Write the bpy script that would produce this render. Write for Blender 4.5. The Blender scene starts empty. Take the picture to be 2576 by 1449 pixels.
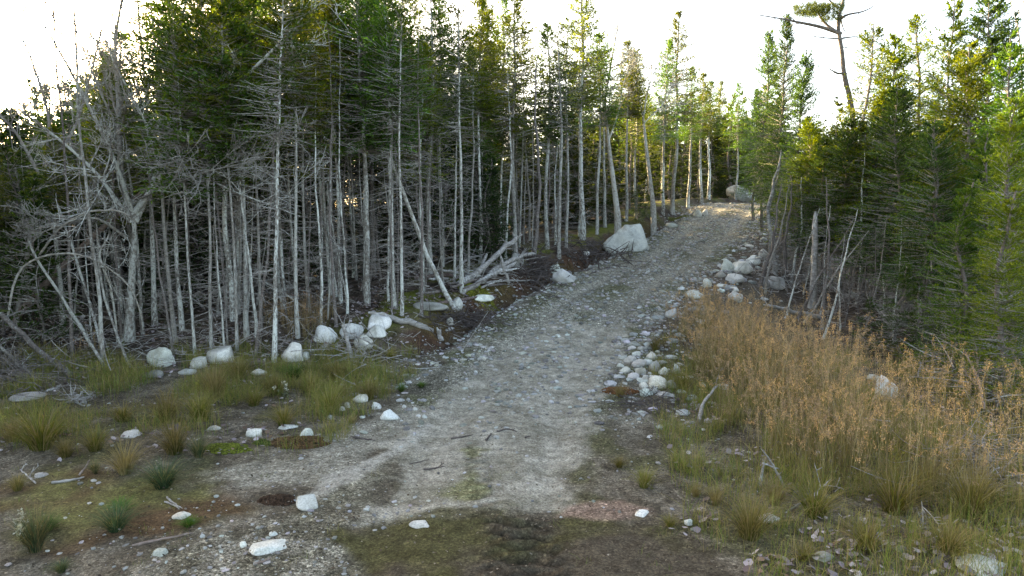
import bpy, bmesh, math, random
import numpy as np
from mathutils import Vector
rng = np.random.default_rng(7)
random.seed(7)
S = bpy.context.scene
C = S.collection
R = math.radians
PI = math.pi
# ------------------------------------------------------------------ camera, sky, sun, exposure
PITCH = math.atan(0.0999)
CAMZ = 3.0
cd = bpy.data.cameras.new('camera')
cd.lens = 24; cd.sensor_width = 36; cd.clip_end = 2000; cd.clip_start = 0.05
cam = bpy.data.objects.new('camera', cd); C.objects.link(cam)
cam.location = (0, 0, CAMZ); cam.rotation_euler = (PI/2 - PITCH, 0, 0)
S.camera = cam
SUN_AZ = R(-44)      # from +Y towards +X
SUN_EL = R(16)
w = bpy.data.worlds.new("World"); S.world = w; w.use_nodes = True
nt = w.node_tree; nt.nodes.clear()
sky = nt.nodes.new('ShaderNodeTexSky'); sky.sky_type = 'NISHITA'; sky.sun_disc = False
sky.sun_elevation = SUN_EL; sky.sun_rotation = SUN_AZ; sky.dust_density = 2.5; sky.ozone_density = 1.0; sky.air_density = .6
bg = nt.nodes.new('ShaderNodeBackground'); bg.inputs[1].default_value = 0.15
wo = nt.nodes.new('ShaderNodeOutputWorld')
nt.links.new(sky.outputs[0], bg.inputs[0]); nt.links.new(bg.outputs[0], wo.inputs[0])
sd = bpy.data.lights.new('sun', 'SUN'); sd.energy = 5.0; sd.angle = R(0.6); sd.color = (1, .86, .62)
so = bpy.data.objects.new('sun', sd); C.objects.link(so)
sv = Vector((math.sin(SUN_AZ)*math.cos(SUN_EL), math.cos(SUN_AZ)*math.cos(SUN_EL), math.sin(SUN_EL)))
so.rotation_euler = sv.to_track_quat('Z', 'Y').to_euler(); so.location = (0, 0, 30)
S.view_settings.view_transform = 'Standard'; S.view_settings.look = 'None'
S.view_settings.exposure = 3.05; S.view_settings.gamma = 1
try:
    S.view_settings.use_white_balance = True; S.view_settings.white_balance_temperature = 9500; S.view_settings.white_balance_tint = 7
except Exception: pass
try:
    S.cycles.max_bounces = 6; S.cycles.diffuse_bounces = 3; S.cycles.transmission_bounces = 4
except Exception: pass

# ------------------------------------------------------------------ numeric helpers
def _h(ix, iy, s):
    v = np.sin(ix*127.1 + iy*311.7 + s*74.7)*43758.5453
    return v - np.floor(v)
def vn(x, y, s=0):
    ix = np.floor(x); iy = np.floor(y); fx = x-ix; fy = y-iy
    fx = fx*fx*(3-2*fx); fy = fy*fy*(3-2*fy)
    a = _h(ix, iy, s); b = _h(ix+1, iy, s); c = _h(ix, iy+1, s); d = _h(ix+1, iy+1, s)
    return (a*(1-fx)+b*fx)*(1-fy) + (c*(1-fx)+d*fx)*fy
def fbm(x, y, sc=1., o=4, s=0):
    x = np.asarray(x, float)*sc; y = np.asarray(y, float)*sc; t = 0; a = .5; n = 0
    for i in range(o):
        t = t + a*vn(x*2**i + 17.3*i, y*2**i - 9.1*i, s+i); n += a; a *= .5
    return t/n
def sst(a, b, x):
    t = np.clip((x-a)/(b-a), 0, 1); return t*t*(3-2*t)
_ty = np.arange(-60, 400, .25)
def _tab(ys, vs, sm):
    t = np.interp(_ty, ys, vs); k = int(sm/.25)
    return np.convolve(np.pad(t, k, mode='edge'), np.ones(2*k+1)/(2*k+1), 'valid')
_P = _tab([-60, 6, 11.5, 14, 16.3, 20, 25, 30, 36, 41, 46, 60, 120, 400], [0, 0, .04, .3, .64, 1.17, 1.78, 2.5, 3.4, 3.98, 4.15, 3.9, 3.2, 3], 1.5)
_X = _tab([-60, 6, 11.5, 16, 20, 25, 30, 41, 60, 400], [-1.2, -.55, .05, 1.3, 3.3, 6.05, 8.6, 13.8, 36, 300], 1.5)
def P(y): return np.interp(y, _ty, _P)
def XR(y): return np.interp(y, _ty, _X)
def lat(x, y): return (x - XR(y))*np.interp(y, [12, 20], [.97, .88])
def hgt(x, y, fine=False):
    x = np.asarray(x, float); y = np.asarray(y, float)
    p = P(y); s = lat(x, y)
    # left: bank behind a ditch, forest floor lower away from the road
    L = p*(1 - .5*sst(3, 15, -s)) + .30*sst(12.5, 15.5, y)*sst(2.6, 3.3, -s)*(1-.6*sst(5, 9, -s))
    L = L - .34*sst(13, 15.5, y)*np.exp(-((s+2.35)/.33)**2)*(1-sst(33, 37, y))
    L = L + 2.5*sst(42, 85, y)*sst(5, 9, -s)
    L = L + .18*(fbm(x, y, .45, 3, 3)-.5)*sst(2.5, 4, -s)
    Rr = p*(1 - .72*sst(2.2, 5.2, s)) + .22*(fbm(x, y, .4, 3, 5)-.5)*sst(2.2, 4, s)
    out = np.where(s < 0, L, Rr)
    # wheel tracks: two shallow ruts
    rut = np.exp(-((np.abs(s)-.78)/.28)**2)
    out = out - .06*rut*(np.abs(s) < 2)
    out = out + .05*(fbm(x, y, .9, 3, 8)-.5)
    if fine:
        out = out + .035*(fbm(x, y, 5., 3, 11)-.5) + .012*(fbm(x, y, 18., 2, 12)-.5)
    return out
_fw = np.array([0, math.cos(PITCH), -math.sin(PITCH)]); _up = np.array([0, math.sin(PITCH), math.cos(PITCH)])
def ray(u, v):
    return np.array([1., 0, 0])*(u/2576-.5)*1.5 + _up*(-(v/1449-.5)*20.25/24) + _fw
def at(u, v, lift=0.):
    """ground point seen at the photograph's (u, v)"""
    d = ray(u, v); t = np.arange(3, 90, .02)
    p = np.array([0, 0, CAMZ]) + t[:, None]*d
    k = np.argmax(p[:, 2] <= hgt(p[:, 0], p[:, 1]) + lift)
    if k == 0: k = len(t)-1
    return p[k]
def atd(u, v, dep):
    d = ray(u, v); return np.array([0, 0, CAMZ]) + d*dep/d[1]
def G(x, y): return float(hgt(x, y))
def ppm(dep): return 1717./dep      # photo units per metre at a depth

# ------------------------------------------------------------------ mesh helpers
class MB:
    def __init__(s): s.V = []; s.F = []; s.M = []; s.Co = []; s.n = 0
    def add(s, V, F, mat=0, col=None):
        V = np.asarray(V, float).reshape(-1, 3); F = np.asarray(F)
        s.V.append(V); s.F.append(F+s.n); s.M.append(np.full(len(F), mat)); s.n += len(V)
        if col is None: col = np.ones(3)*.5
        col = np.asarray(col, float)
        s.Co.append(np.broadcast_to(col, (len(V), 3)) if col.ndim == 1 else col)
        return s
    def mesh(s, name, mats, smooth=True):
        me = bpy.data.meshes.new(name)
        V = np.concatenate(s.V); me.vertices.add(len(V)); me.vertices.foreach_set('co', V.astype(np.float32).ravel())
        ls = np.concatenate([f.ravel() for f in s.F]); lt = np.concatenate([np.full(len(f), f.shape[1]) for f in s.F])
        st = np.concatenate([[0], np.cumsum(lt)[:-1]])
        me.loops.add(len(ls)); me.loops.foreach_set('vertex_index', ls.astype(np.int32))
        me.polygons.add(len(lt)); me.polygons.foreach_set('loop_start', st.astype(np.int32)); me.polygons.foreach_set('loop_total', lt.astype(np.int32))
        me.polygons.foreach_set('material_index', np.concatenate(s.M).astype(np.int32))
        me.polygons.foreach_set('use_smooth', np.full(len(lt), smooth))
        a = me.attributes.new('col', 'FLOAT_COLOR', 'POINT'); co = np.concatenate(s.Co)
        a.data.foreach_set('color', np.concatenate([co, np.ones((len(co), 1))], 1).astype(np.float32).ravel())
        for m in (mats if isinstance(mats, (list, tuple)) else [mats]): me.materials.append(m)
        me.update(calc_edges=True); return me
def nrm(v): return v/np.maximum(np.linalg.norm(v, axis=-1, keepdims=True), 1e-9)
def tubes(paths, rad, k=5, cap=True):
    paths = np.asarray(paths, float); rad = np.asarray(rad, float)
    if paths.ndim == 2: paths = paths[None]; rad = rad[None]
    M, n, _ = paths.shape
    t = nrm(np.gradient(paths, axis=1)); mt = nrm(paths[:, -1]-paths[:, 0])
    ref = np.where(np.abs(mt[:, 2:3]) > .8, np.array([[1., .3, 0]]), np.array([[0, 0, 1.]]))[:, None, :]
    n1 = nrm(np.cross(t, ref)); n2 = np.cross(t, n1)
    a = np.arange(k)*2*PI/k
    V = paths[:, :, None, :] + rad[:, :, None, None]*(np.cos(a)[None, None, :, None]*n1[:, :, None, :] + np.sin(a)[None, None, :, None]*n2[:, :, None, :])
    i = np.arange(n-1)[:, None]*k + np.arange(k)[None]; j = np.arange(n-1)[:, None]*k + (np.arange(k)[None]+1) % k
    q = np.stack([i, j, j+k, i+k], -1).reshape(-1, 4)
    F = (q[None] + (np.arange(M)*n*k)[:, None, None]).reshape(-1, 4)
    return V.reshape(-1, 3), F
def add_tubes(mb, paths, rad, k=5, mat=0, col=None, cap=False):
    paths = np.asarray(paths, float); rad = np.asarray(rad, float)
    if paths.ndim == 2: paths = paths[None]; rad = rad[None]
    V, F = tubes(paths, rad, k)
    base = mb.n
    if col is not None:
        col = np.asarray(col, float)
        if col.ndim == 2: col = np.repeat(col, paths.shape[1]*k, axis=0)
    mb.add(V, F, mat, col)
    if cap:
        M, n = paths.shape[:2]
        for m in range(M):
            for e in (0, n-1):
                idx = m*n*k + e*k + np.arange(k)
                ce = V[idx].mean(0); mb.add(np.vstack([V[idx], ce]), np.array([[a, (a+1) % k, k] for a in range(k)]), mat, col if (col is not None and col.ndim == 1) else None)
def blades(mb, b, d, L, W, mat=0, col=None, roll=None):
    """diamond shaped leaf blades"""
    n = len(b); d = nrm(d)
    sd_ = nrm(np.cross(d, np.array([0, 0, 1.]) + rng.normal(0, .45, (n, 3))))
    L = np.broadcast_to(L, n)[:, None]; W = np.broadcast_to(W, n)[:, None]
    V = np.stack([b, b+d*L*.45+sd_*W*.5, b+d*L, b+d*L*.45-sd_*W*.5], 1)
    if col is not None and np.asarray(col).ndim == 2: col = np.repeat(col, 4, axis=0)
    mb.add(V.reshape(-1, 3), np.arange(4*n).reshape(n, 4), mat, col)
def ribbons(mb, paths, side, wid, mat=0, col=None):
    """paths M,n,3; side M,3; wid n or M,n; col M,n,3"""
    M, n, _ = paths.shape
    wid = np.broadcast_to(wid, (M, n))[..., None]
    A = paths - side[:, None]*wid/2; B = paths + side[:, None]*wid/2
    V = np.stack([A, B], 2).reshape(-1, 3)
    i = np.arange(n-1)*2; q = np.stack([i, i+1, i+3, i+2], -1)
    F = (q[None]+(np.arange(M)*2*n)[:, None, None]).reshape(-1, 4)
    if col is not None: col = np.repeat(col.reshape(-1, 3), 2, axis=0)
    mb.add(V, F, mat, col)
_ico = {}
def ico(n):
    if n not in _ico:
        bm = bmesh.new(); bmesh.ops.create_icosphere(bm, subdivisions=n, radius=1)
        _ico[n] = (np.array([v.co[:] for v in bm.verts]), np.array([[v.index for v in f.verts] for f in bm.faces])); bm.free()
    return _ico[n]
def link(name, me, parent=None, loc=(0, 0, 0), rot=(0, 0, 0), sc=(1, 1, 1)):
    o = bpy.data.objects.new(name, me); C.objects.link(o)
    o.location = [float(a) for a in loc]; o.rotation_euler = [float(a) for a in rot]; o.scale = [float(a) for a in sc]
    if parent: o.parent = parent
    return o
def tag(o, label=None, cat=None, group=None, kind=None):
    if label: o['label'] = label
    if cat: o['category'] = cat
    if group: o['group'] = group
    if kind: o['kind'] = kind
    return o

# ------------------------------------------------------------------ materials
def newmat(name):
    m = bpy.data.materials.new(name); m.use_nodes = True; m.node_tree.nodes.clear(); return m, m.node_tree
def N(nt, t, **kw):
    n = nt.nodes.new(t)
    for k, v in kw.items():
        if k.startswith('i'): n.inputs[int(k[1:])].default_value = v
        else: setattr(n, k, v)
    return n
def mixc(nt, f, a, b, bt='MIX'):
    m = nt.nodes.new('ShaderNodeMix'); m.data_type = 'RGBA'; m.blend_type = bt
    for idx, v in ((0, f), (6, a), (7, b)):
        if isinstance(v, bpy.types.NodeSocket): nt.links.new(v, m.inputs[idx])
        elif idx == 0: m.inputs[0].default_value = v
        else: m.inputs[idx].default_value = (*v, 1) if len(v) == 3 else v
    return m.outputs[2]
def mth(nt, op, a, b=None, c=None):
    m = nt.nodes.new('ShaderNodeMath'); m.operation = op
    for i, v in enumerate((a, b, c)):
        if v is None: continue
        if isinstance(v, bpy.types.NodeSocket): nt.links.new(v, m.inputs[i])
        else: m.inputs[i].default_value = v
    return m.outputs[0]
def ramp(nt, f, stops):
    r = nt.nodes.new('ShaderNodeValToRGB'); nt.links.new(f, r.inputs[0])
    e = r.color_ramp.elements
    while len(e) < len(stops): e.new(.5)
    for a, (p, c) in zip(e, stops): a.position = p; a.color = (*c, 1)
    return r.outputs[0]
def noise(nt, vec, sc, det=3, rough=.5):
    n = nt.nodes.new('ShaderNodeTexNoise'); n.inputs['Scale'].default_value = sc; n.inputs['Detail'].default_value = det; n.inputs['Roughness'].default_value = rough
    if vec is not None: nt.links.new(vec, n.inputs['Vector'])
    return n.outputs[0]
def coords(nt, scale=(1, 1, 1), rnd=True):
    tc = nt.nodes.new('ShaderNodeTexCoord'); mp = nt.nodes.new('ShaderNodeMapping'); mp.inputs['Scale'].default_value = scale
    nt.links.new(tc.outputs['Object'], mp.inputs['Vector'])
    if rnd:
        oi = nt.nodes.new('ShaderNodeObjectInfo'); v = nt.nodes.new('ShaderNodeVectorMath'); v.operation = 'SCALE'
        v.inputs[0].default_value = (7, 13, 29); nt.links.new(oi.outputs['Random'], v.inputs['Scale']); nt.links.new(v.outputs[0], mp.inputs['Location'])
    return mp.outputs[0]
def surf(nt, col, rough=.9, bump=None, bs=.3, bd=.01, spec=.2):
    b = nt.nodes.new('ShaderNodeBsdfPrincipled'); o = nt.nodes.new('ShaderNodeOutputMaterial')
    if isinstance(col, bpy.types.NodeSocket): nt.links.new(col, b.inputs['Base Color'])
    else: b.inputs['Base Color'].default_value = (*col, 1)
    b.inputs['Roughness'].default_value = rough; b.inputs['Specular IOR Level'].default_value = spec
    if bump is not None:
        bn = nt.nodes.new('ShaderNodeBump'); bn.inputs['Strength'].default_value = bs; bn.inputs['Distance'].default_value = bd
        nt.links.new(bump, bn.inputs['Height']); nt.links.new(bn.outputs[0], b.inputs['Normal'])
    nt.links.new(b.outputs[0], o.inputs[0]); return b
def mat_leaf(name, tint=(1, 1, 1), transl=.35, rnd=.35, rough=.6):
    """thin foliage: colour from the mesh, varied per plant, lets light through"""
    m, nt = newmat(name)
    a = N(nt, 'ShaderNodeAttribute', attribute_name='col'); oi = N(nt, 'ShaderNodeObjectInfo')
    c = mixc(nt, 1., a.outputs[0], tint, 'MULTIPLY')
    hs = N(nt, 'ShaderNodeHueSaturation'); nt.links.new(c, hs.inputs['Color'])
    nt.links.new(mth(nt, 'MULTIPLY_ADD', oi.outputs['Random'], rnd*2, 1-rnd), hs.inputs['Value'])
    nt.links.new(mth(nt, 'MULTIPLY_ADD', oi.outputs['Random'], .018, .493), hs.inputs['Hue'])
    d = N(nt, 'ShaderNodeBsdfDiffuse'); t = N(nt, 'ShaderNodeBsdfTranslucent'); g = N(nt, 'ShaderNodeBsdfGlossy'); g.inputs['Roughness'].default_value = .55
    nt.links.new(hs.outputs[0], d.inputs[0])
    tc = mixc(nt, 1., hs.outputs[0], (1.5, 1.35, .6), 'MULTIPLY'); nt.links.new(tc, t.inputs[0])
    g.inputs[0].default_value = (.5, .5, .5, 1)
    m1 = N(nt, 'ShaderNodeMixShader', i0=transl); nt.links.new(d.outputs[0], m1.inputs[1]); nt.links.new(t.outputs[0], m1.inputs[2])
    m2 = N(nt, 'ShaderNodeMixShader', i0=.015); nt.links.new(m1.outputs[0], m2.inputs[1]); nt.links.new(g.outputs[0], m2.inputs[2])
    o = N(nt, 'ShaderNodeOutputMaterial'); nt.links.new(m2.outputs[0], o.inputs[0]); return m
def mat_bark(name, dark, mid, lichen, amt=.5, sc=1.):
    m, nt = newmat(name)
    v = coords(nt, (9*sc, 9*sc, 4*sc)); v2 = coords(nt, (5*sc, 5*sc, 14*sc)); v3 = coords(nt, (1, 1, .7))
    base = ramp(nt, noise(nt, v2, 2., 5, .7), [(.3, dark), (.62, mid)])
    big = noise(nt, v3, 1.3, 2)
    f = mth(nt, 'ADD', noise(nt, v, 2.2, 5, .65), mth(nt, 'MULTIPLY_ADD', big, .5, -.25))
    lf = ramp(nt, f, [(.62-amt*.25, (0, 0, 0)), (.74-amt*.25, (1, 1, 1))])
    oi = N(nt, 'ShaderNodeObjectInfo')
    lfac = mth(nt, 'MULTIPLY', lf, mth(nt, 'MULTIPLY_ADD', oi.outputs['Random'], .85, .15))
    c = mixc(nt, lfac, base, lichen)
    surf(nt, c, .95, noise(nt, v, 5, 4, .7), .7, .012, .1); return m
def mat_rock(name, a, b, c):
    m, nt = newmat(name); v = coords(nt)
    col = ramp(nt, noise(nt, v, 3.5, 6, .68), [(.3, a), (.52, b), (.72, c)])
    sp = ramp(nt, noise(nt, v, 60, 2, .6), [(.35, (.72, .72, .72)), (.6, (1.05, 1.05, 1.05))])
    col = mixc(nt, 1., col, sp, 'MULTIPLY')
    st = ramp(nt, noise(nt, v, 1.6, 4, .6), [(.5, (0, 0, 0)), (.66, (1, 1, 1))])
    at_ = N(nt, 'ShaderNodeAttribute', attribute_name='col')
    col = mixc(nt, mth(nt, 'MULTIPLY', st, .55), col, (.13, .125, .09))
    col = mixc(nt, 1., col, mixc(nt, 0., at_.outputs[0], (1, 1, 1)), 'MULTIPLY')
    surf(nt, col, .88, noise(nt, v, 14, 6, .7), .55, .03, .25); return m

M_fir = mat_leaf('fir_needles', (1, 1, 1), .42, .28)
M_firR = mat_leaf('young_fir_needles', (1, 1, 1), .38, .3)
M_grass = mat_leaf('grass_blades', (1, 1, 1), .3, .2)
M_dry = mat_leaf('dry_grass', (1, 1, 1), .3, .12)
M_leaf = mat_leaf('dead_leaves', (1, 1, 1), .1, .0)
M_bark = mat_bark('lichen_bark', (.09, .08, .07), (.25, .23, .21), (.62, .66, .63), .75)
M_barkd = mat_bark('grey_bark', (.07, .06, .055), (.19, .165, .155), (.33, .35, .34), .2)
M_birch = mat_bark('pale_bark', (.16, .14, .12), (.34, .32, .29), (.55, .56, .53), .75)
M_pine = mat_bark('weathered_bark', (.12, .09, .08), (.27, .21, .185), (.38, .34, .31), .3)
M_twig = mat_bark('twig_bark', (.17, .15, .14), (.30, .28, .265), (.46, .48, .46), .4)
M_twigd = mat_bark('dark_twig_bark', (.05, .042, .04), (.12, .10, .095), (.2, .2, .19), .1)
M_bleach = mat_bark('bleached_wood', (.13, .115, .10), (.36, .345, .33), (.54, .55, .55), .35, .8)
M_brownlog = mat_bark('rotten_wood', (.07, .05, .045), (.2, .15, .14), (.3, .27, .26), .1)
M_rock = mat_rock('granite', (.42, .44, .44), (.66, .68, .67), (.78, .79, .77))
M_rocko = mat_rock('grey_stone', (.24, .24, .235), (.38, .38, .37), (.5, .5, .49))

def mat_ground():
    m, nt = newmat('ground_cover')
    tc = N(nt, 'ShaderNodeTexCoord'); ob = tc.outputs['Object']
    a = N(nt, 'ShaderNodeAttribute', attribute_name='col'); k = N(nt, 'ShaderNodeAttribute', attribute_name='mask')
    sep = N(nt, 'ShaderNodeSeparateColor'); nt.links.new(k.outputs[0], sep.inputs[0])   # r stony, g tread, b mossy
    vo = N(nt, 'ShaderNodeTexVoronoi'); vo.inputs['Scale'].default_value = 46; nt.links.new(ob, vo.inputs['Vector'])
    vo2 = N(nt, 'ShaderNodeTexVoronoi'); vo2.inputs['Scale'].default_value = 130; nt.links.new(ob, vo2.inputs['Vector'])
    s1 = N(nt, 'ShaderNodeSeparateColor'); nt.links.new(vo.outputs['Color'], s1.inputs[0])
    s2 = N(nt, 'ShaderNodeSeparateColor'); nt.links.new(vo2.outputs['Color'], s2.inputs[0])
    g1 = ramp(nt, s1.outputs[0], [(0, (.42, .42, .4)), (.55, (.9, .9, .88)), (.85, (1.25, 1.25, 1.25)), (1, (2.2, 2.25, 2.25))])
    g2 = ramp(nt, s2.outputs[0], [(0, (.5, .5, .5)), (.7, (1, 1, 1)), (1, (1.8, 1.8, 1.75))])
    gm = mixc(nt, 1., g1, g2, 'MULTIPLY')
    n1 = noise(nt, ob, 7, 6, .7); n2 = noise(nt, ob, 45, 4, .7)
    soil = ramp(nt, n2, [(.32, (.35, .32, .3)), (.5, (1, 1, 1)), (.68, (1.8, 1.75, 1.65))])
    patch = ramp(nt, n1, [(.34, (.6, .58, .55)), (.64, (1.3, 1.3, 1.28))])
    f = mixc(nt, sep.outputs[0], soil, gm)
    vs = N(nt, 'ShaderNodeTexVoronoi'); vs.inputs['Scale'].default_value = 17; nt.links.new(ob, vs.inputs['Vector'])
    s3 = N(nt, 'ShaderNodeSeparateColor'); nt.links.new(vs.outputs['Color'], s3.inputs[0])
    near = mth(nt, 'LESS_THAN', vs.outputs['Distance'], mth(nt, 'MULTIPLY_ADD', s3.outputs[1], .35, .12))
    spk = ramp(nt, s3.outputs[0], [(0, (.35, .32, .28)), (.2, (.5, .48, .45)), (.26, (1, 1, 1)), (.72, (1, 1, 1)), (.78, (1.5, 1.5, 1.48)), (1, (2.4, 2.4, 2.35))])
    near = mth(nt, 'MULTIPLY', near, mth(nt, 'MULTIPLY_ADD', sep.outputs[0], .75, .2))
    f = mixc(nt, near, f, mixc(nt, 1., f, spk, 'MULTIPLY'))
    f = mixc(nt, 1., f, patch, 'MULTIPLY')
    c = mixc(nt, 1., a.outputs[0], f, 'MULTIPLY')
    wv = N(nt, 'ShaderNodeTexWave', bands_direction='Y'); wv.inputs['Scale'].default_value = 2.6; wv.inputs['Distortion'].default_value = 2.2; wv.inputs['Detail'].default_value = 2; wv.inputs['Detail Scale'].default_value = 3
    nt.links.new(ob, wv.inputs['Vector'])
    tr = mth(nt, 'MULTIPLY', wv.outputs[1], sep.outputs[1])
    b1 = mth(nt, 'MULTIPLY', mth(nt, 'SUBTRACT', 1., mth(nt, 'MINIMUM', vo.outputs[0], 1.)), mth(nt, 'MULTIPLY', sep.outputs[0], .35))
    hb = mth(nt, 'ADD', mth(nt, 'ADD', b1, mth(nt, 'MULTIPLY', n2, .7)), mth(nt, 'MULTIPLY', tr, 1.4))
    surf(nt, c, .95, hb, .8, .03, .12); return m
M_ground = mat_ground()

# ------------------------------------------------------------------ ground and road sheet
def sdpoly(px, py, poly):
    """soft inside measure: positive metres inside"""
    poly = np.asarray(poly); d = np.full(px.shape, 1e9); ins = np.zeros(px.shape, bool)
    for i in range(len(poly)):
        ax, ay = poly[i][:2]; bx, by = poly[(i+1) % len(poly)][:2]
        ex, ey = bx-ax, by-ay; t = np.clip(((px-ax)*ex+(py-ay)*ey)/(ex*ex+ey*ey+1e-9), 0, 1)
        d = np.minimum(d, np.hypot(px-ax-t*ex, py-ay-t*ey))
        c = ((ay > py) != (by > py)) & (px < (bx-ax)*(py-ay)/(by-ay+1e-12)+ax); ins ^= c
    return np.where(ins, d, -d)
def W(pts): return [at(u, v)[:2] for u, v in pts]
PL_sand = W([(900, 1310), (1150, 1292), (1440, 1282), (1452, 1130), (1500, 1010), (1560, 900), (1600, 820), (1400, 810), (1270, 880), (1110, 985), (1040, 1070), (900, 1130), (980, 1160), (960, 1230)])
PL_lobe = W([(520, 1190), (700, 1150), (900, 1080), (1060, 1020), (1090, 1090), (960, 1150), (800, 1235), (640, 1235)])
PL_rut = W([(745, 1262), (800, 1215), (990, 1120), (1080, 1060), (1085, 1080), (1000, 1150), (840, 1235), (770, 1280)])
PL_mid = W([(700, 1270), (800, 1220), (960, 1140), (1020, 1090), (1000, 1200), (920, 1310), (760, 1300)])
PL_dark = W([(820, 1340), (1000, 1318), (1440, 1298), (1640, 1322), (1760, 1380), (1880, 1449), (1950, 1560), (850, 1600), (900, 1449)])
PL_pink = W([(1400, 1296), (1470, 1265), (1560, 1258), (1640, 1290), (1560, 1308), (1450, 1304)])
PL_moss = W([(1160, 1110), (1215, 1110), (1225, 1290), (1150, 1295)])
PL_grav = W([(560, 1330), (760, 1290), (1000, 1320), (1150, 1449), (1200, 1600), (300, 1600), (420, 1420)])
PL_brown = W([(0, 1230), (250, 1180), (520, 1230), (640, 1290), (420, 1330), (240, 1360), (0, 1330)])
PL_track2 = W([(1225, 1300), (1370, 1300), (1460, 1460), (1500, 1600), (1180, 1600), (1200, 1449)])
PL_track1 = W([(1160, 1120), (1220, 1120), (1260, 1300), (1225, 1330), (1180, 1300)])
def ground_cols(X, Y):
    s = lat(X, Y); n0 = fbm(X, Y, 1.1, 5, 21); n1 = fbm(X, Y, 3.5, 4, 31); n2 = fbm(X, Y, .5, 3, 41)
    wob = (fbm(X, Y, 2.2, 4, 51)-.5)
    def c(*v): return np.array(v)[None, :]
    def mx(a, b, f): f = np.clip(f, 0, 1)[:, None]; return a*(1-f)+b*f
    litter = mx(c(.045, .034, .028), c(.105, .082, .07), sst(.35, .65, n1))
    col = np.repeat(litter, 1, 0)
    col = mx(col, c(.085, .09, .035), sst(.6, .75, n0)*.6)
    stony = np.zeros(len(X)); tread = np.zeros(len(X))
    # verge left of the road: brown soil, moss, gravelly bits
    vg = sst(-10.5, -9, X)*sst(14.4, 13.2, Y)*sst(1.2, 2.4, -s) + sst(14.3, 13, Y)*sst(1.2, 2.2, s)*.7
    vg = np.clip(np.maximum(vg, sst(14, 12.5, Y)*sst(-9.5, -8, X)), 0, 1)
    col = mx(col, c(.095, .08, .062), vg)
    col = mx(col, c(.15, .13, .105), vg*sst(.4, .58, n1)); stony = np.maximum(stony, vg*.6)
    col = mx(col, c(.08, .08, .03), vg*sst(.58, .72, n0)*.6)
    # road
    rd = sst(2.2, 1.6, np.abs(s) + wob*1.1)*sst(8.5, 10.5, Y)
    cr = mx(c(.13, .12, .098), c(.25, .235, .20), sst(.36, .62, .45*n1+.55*fbm(s*3.2, Y*.45, 1., 4, 95)))
    track = np.exp(-((np.abs(s)-.78)/.42)**2)
    cr = mx(cr, c(.31, .295, .26), track*.65*(.5+fbm(s*4, Y*.5, 1., 3, 96)))
    cr = mx(cr, c(.10, .105, .05), sst(.46, .64, n0)*(1-track)*.7)
    col = mx(col, cr, rd); stony = np.maximum(stony, rd)
    def put(poly, colr, soft, amp, st, k=1.):
        nonlocal col, stony
        m = sst(-soft, soft, sdpoly(X, Y, poly) + wob*amp)*k
        col = mx(col, colr, m); stony = stony*(1-m)+st*m; return m
    put(PL_grav, mx(c(.12, .11, .085), c(.215, .20, .17), sst(.4, .6, n1)), .35, 1.6, 1.)
    m = put(PL_brown, mx(c(.095, .06, .035), c(.13, .12, .05), sst(.4, .65, n0)), .2, 1., .25)
    put(PL_mid, mx(c(.14, .13, .10), c(.20, .185, .15), sst(.4, .6, n1)), .3, .8, .8)
    put(PL_lobe, mx(c(.20, .185, .155), c(.29, .275, .24), n1), .22, 1.3, .6)
    put(PL_sand, mx(c(.225, .21, .175), c(.33, .31, .27), sst(.3, .7, n1)), .12, .8, .12, .95)
    put(PL_rut, c(.36, .345, .315), .06, .2, .15, .8)
    put(PL_moss, c(.17, .165, .08), .1, 1., .6, .8)
    put(PL_dark, mx(c(.078, .064, .048), c(.072, .066, .03), sst(.5, .68, n0)), .1, .7, .35)
    put(PL_pink, c(.27, .185, .155), .1, .5, .7, .8)
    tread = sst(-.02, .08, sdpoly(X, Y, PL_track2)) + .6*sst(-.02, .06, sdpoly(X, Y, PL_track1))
    # cut bank: dark red-brown earth; moss on the lip
    bank = np.exp(-((s+2.75)/.33)**2)*sst(13.5, 15, Y)*sst(36, 30, Y)
    col = mx(col, mx(c(.045, .026, .018), c(.10, .055, .035), n1), bank*1.2); stony = stony*(1-bank)
    lip = np.exp(-((s+3.9)/.9)**2)*sst(13.5, 16, Y)*sst(.42, .56, n0)
    col = mx(col, c(.13, .15, .025), lip*.85)
    # right shoulder
    sh = sst(1.9, 2.4, s+wob)*sst(5.5, 3.6, s)*sst(14, 17, Y)
    col = mx(col, c(.12, .10, .085), sh*.8); stony = np.maximum(stony, sh*.7)
    return col, stony, tread
def geo(a, b, st, g, far):
    inner = np.arange(a, b+1e-6, st); out = []; x = b; d = st
    while x < far: d *= g; x += d; out.append(x)
    return inner, np.array(out)
xi, xo = geo(-9, 11, .05, 1.06, 220); xs = np.concatenate([(1-xo[::-1])+1, xi, xo]); xs = np.unique(np.round(np.concatenate([-9-(xo[::-1]-11), xi, xo]), 4))
yi, yo = geo(4.4, 17, .05, 1.018, 420); ys = np.concatenate([np.linspace(-60, 4.0, 20), yi, yo])
X, Y = np.meshgrid(xs, ys); nx, ny = len(xs), len(ys); Xf, Yf = X.ravel(), Y.ravel()
Z = hgt(Xf, Yf, True); gc, gs, gt = ground_cols(Xf, Yf)
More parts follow.
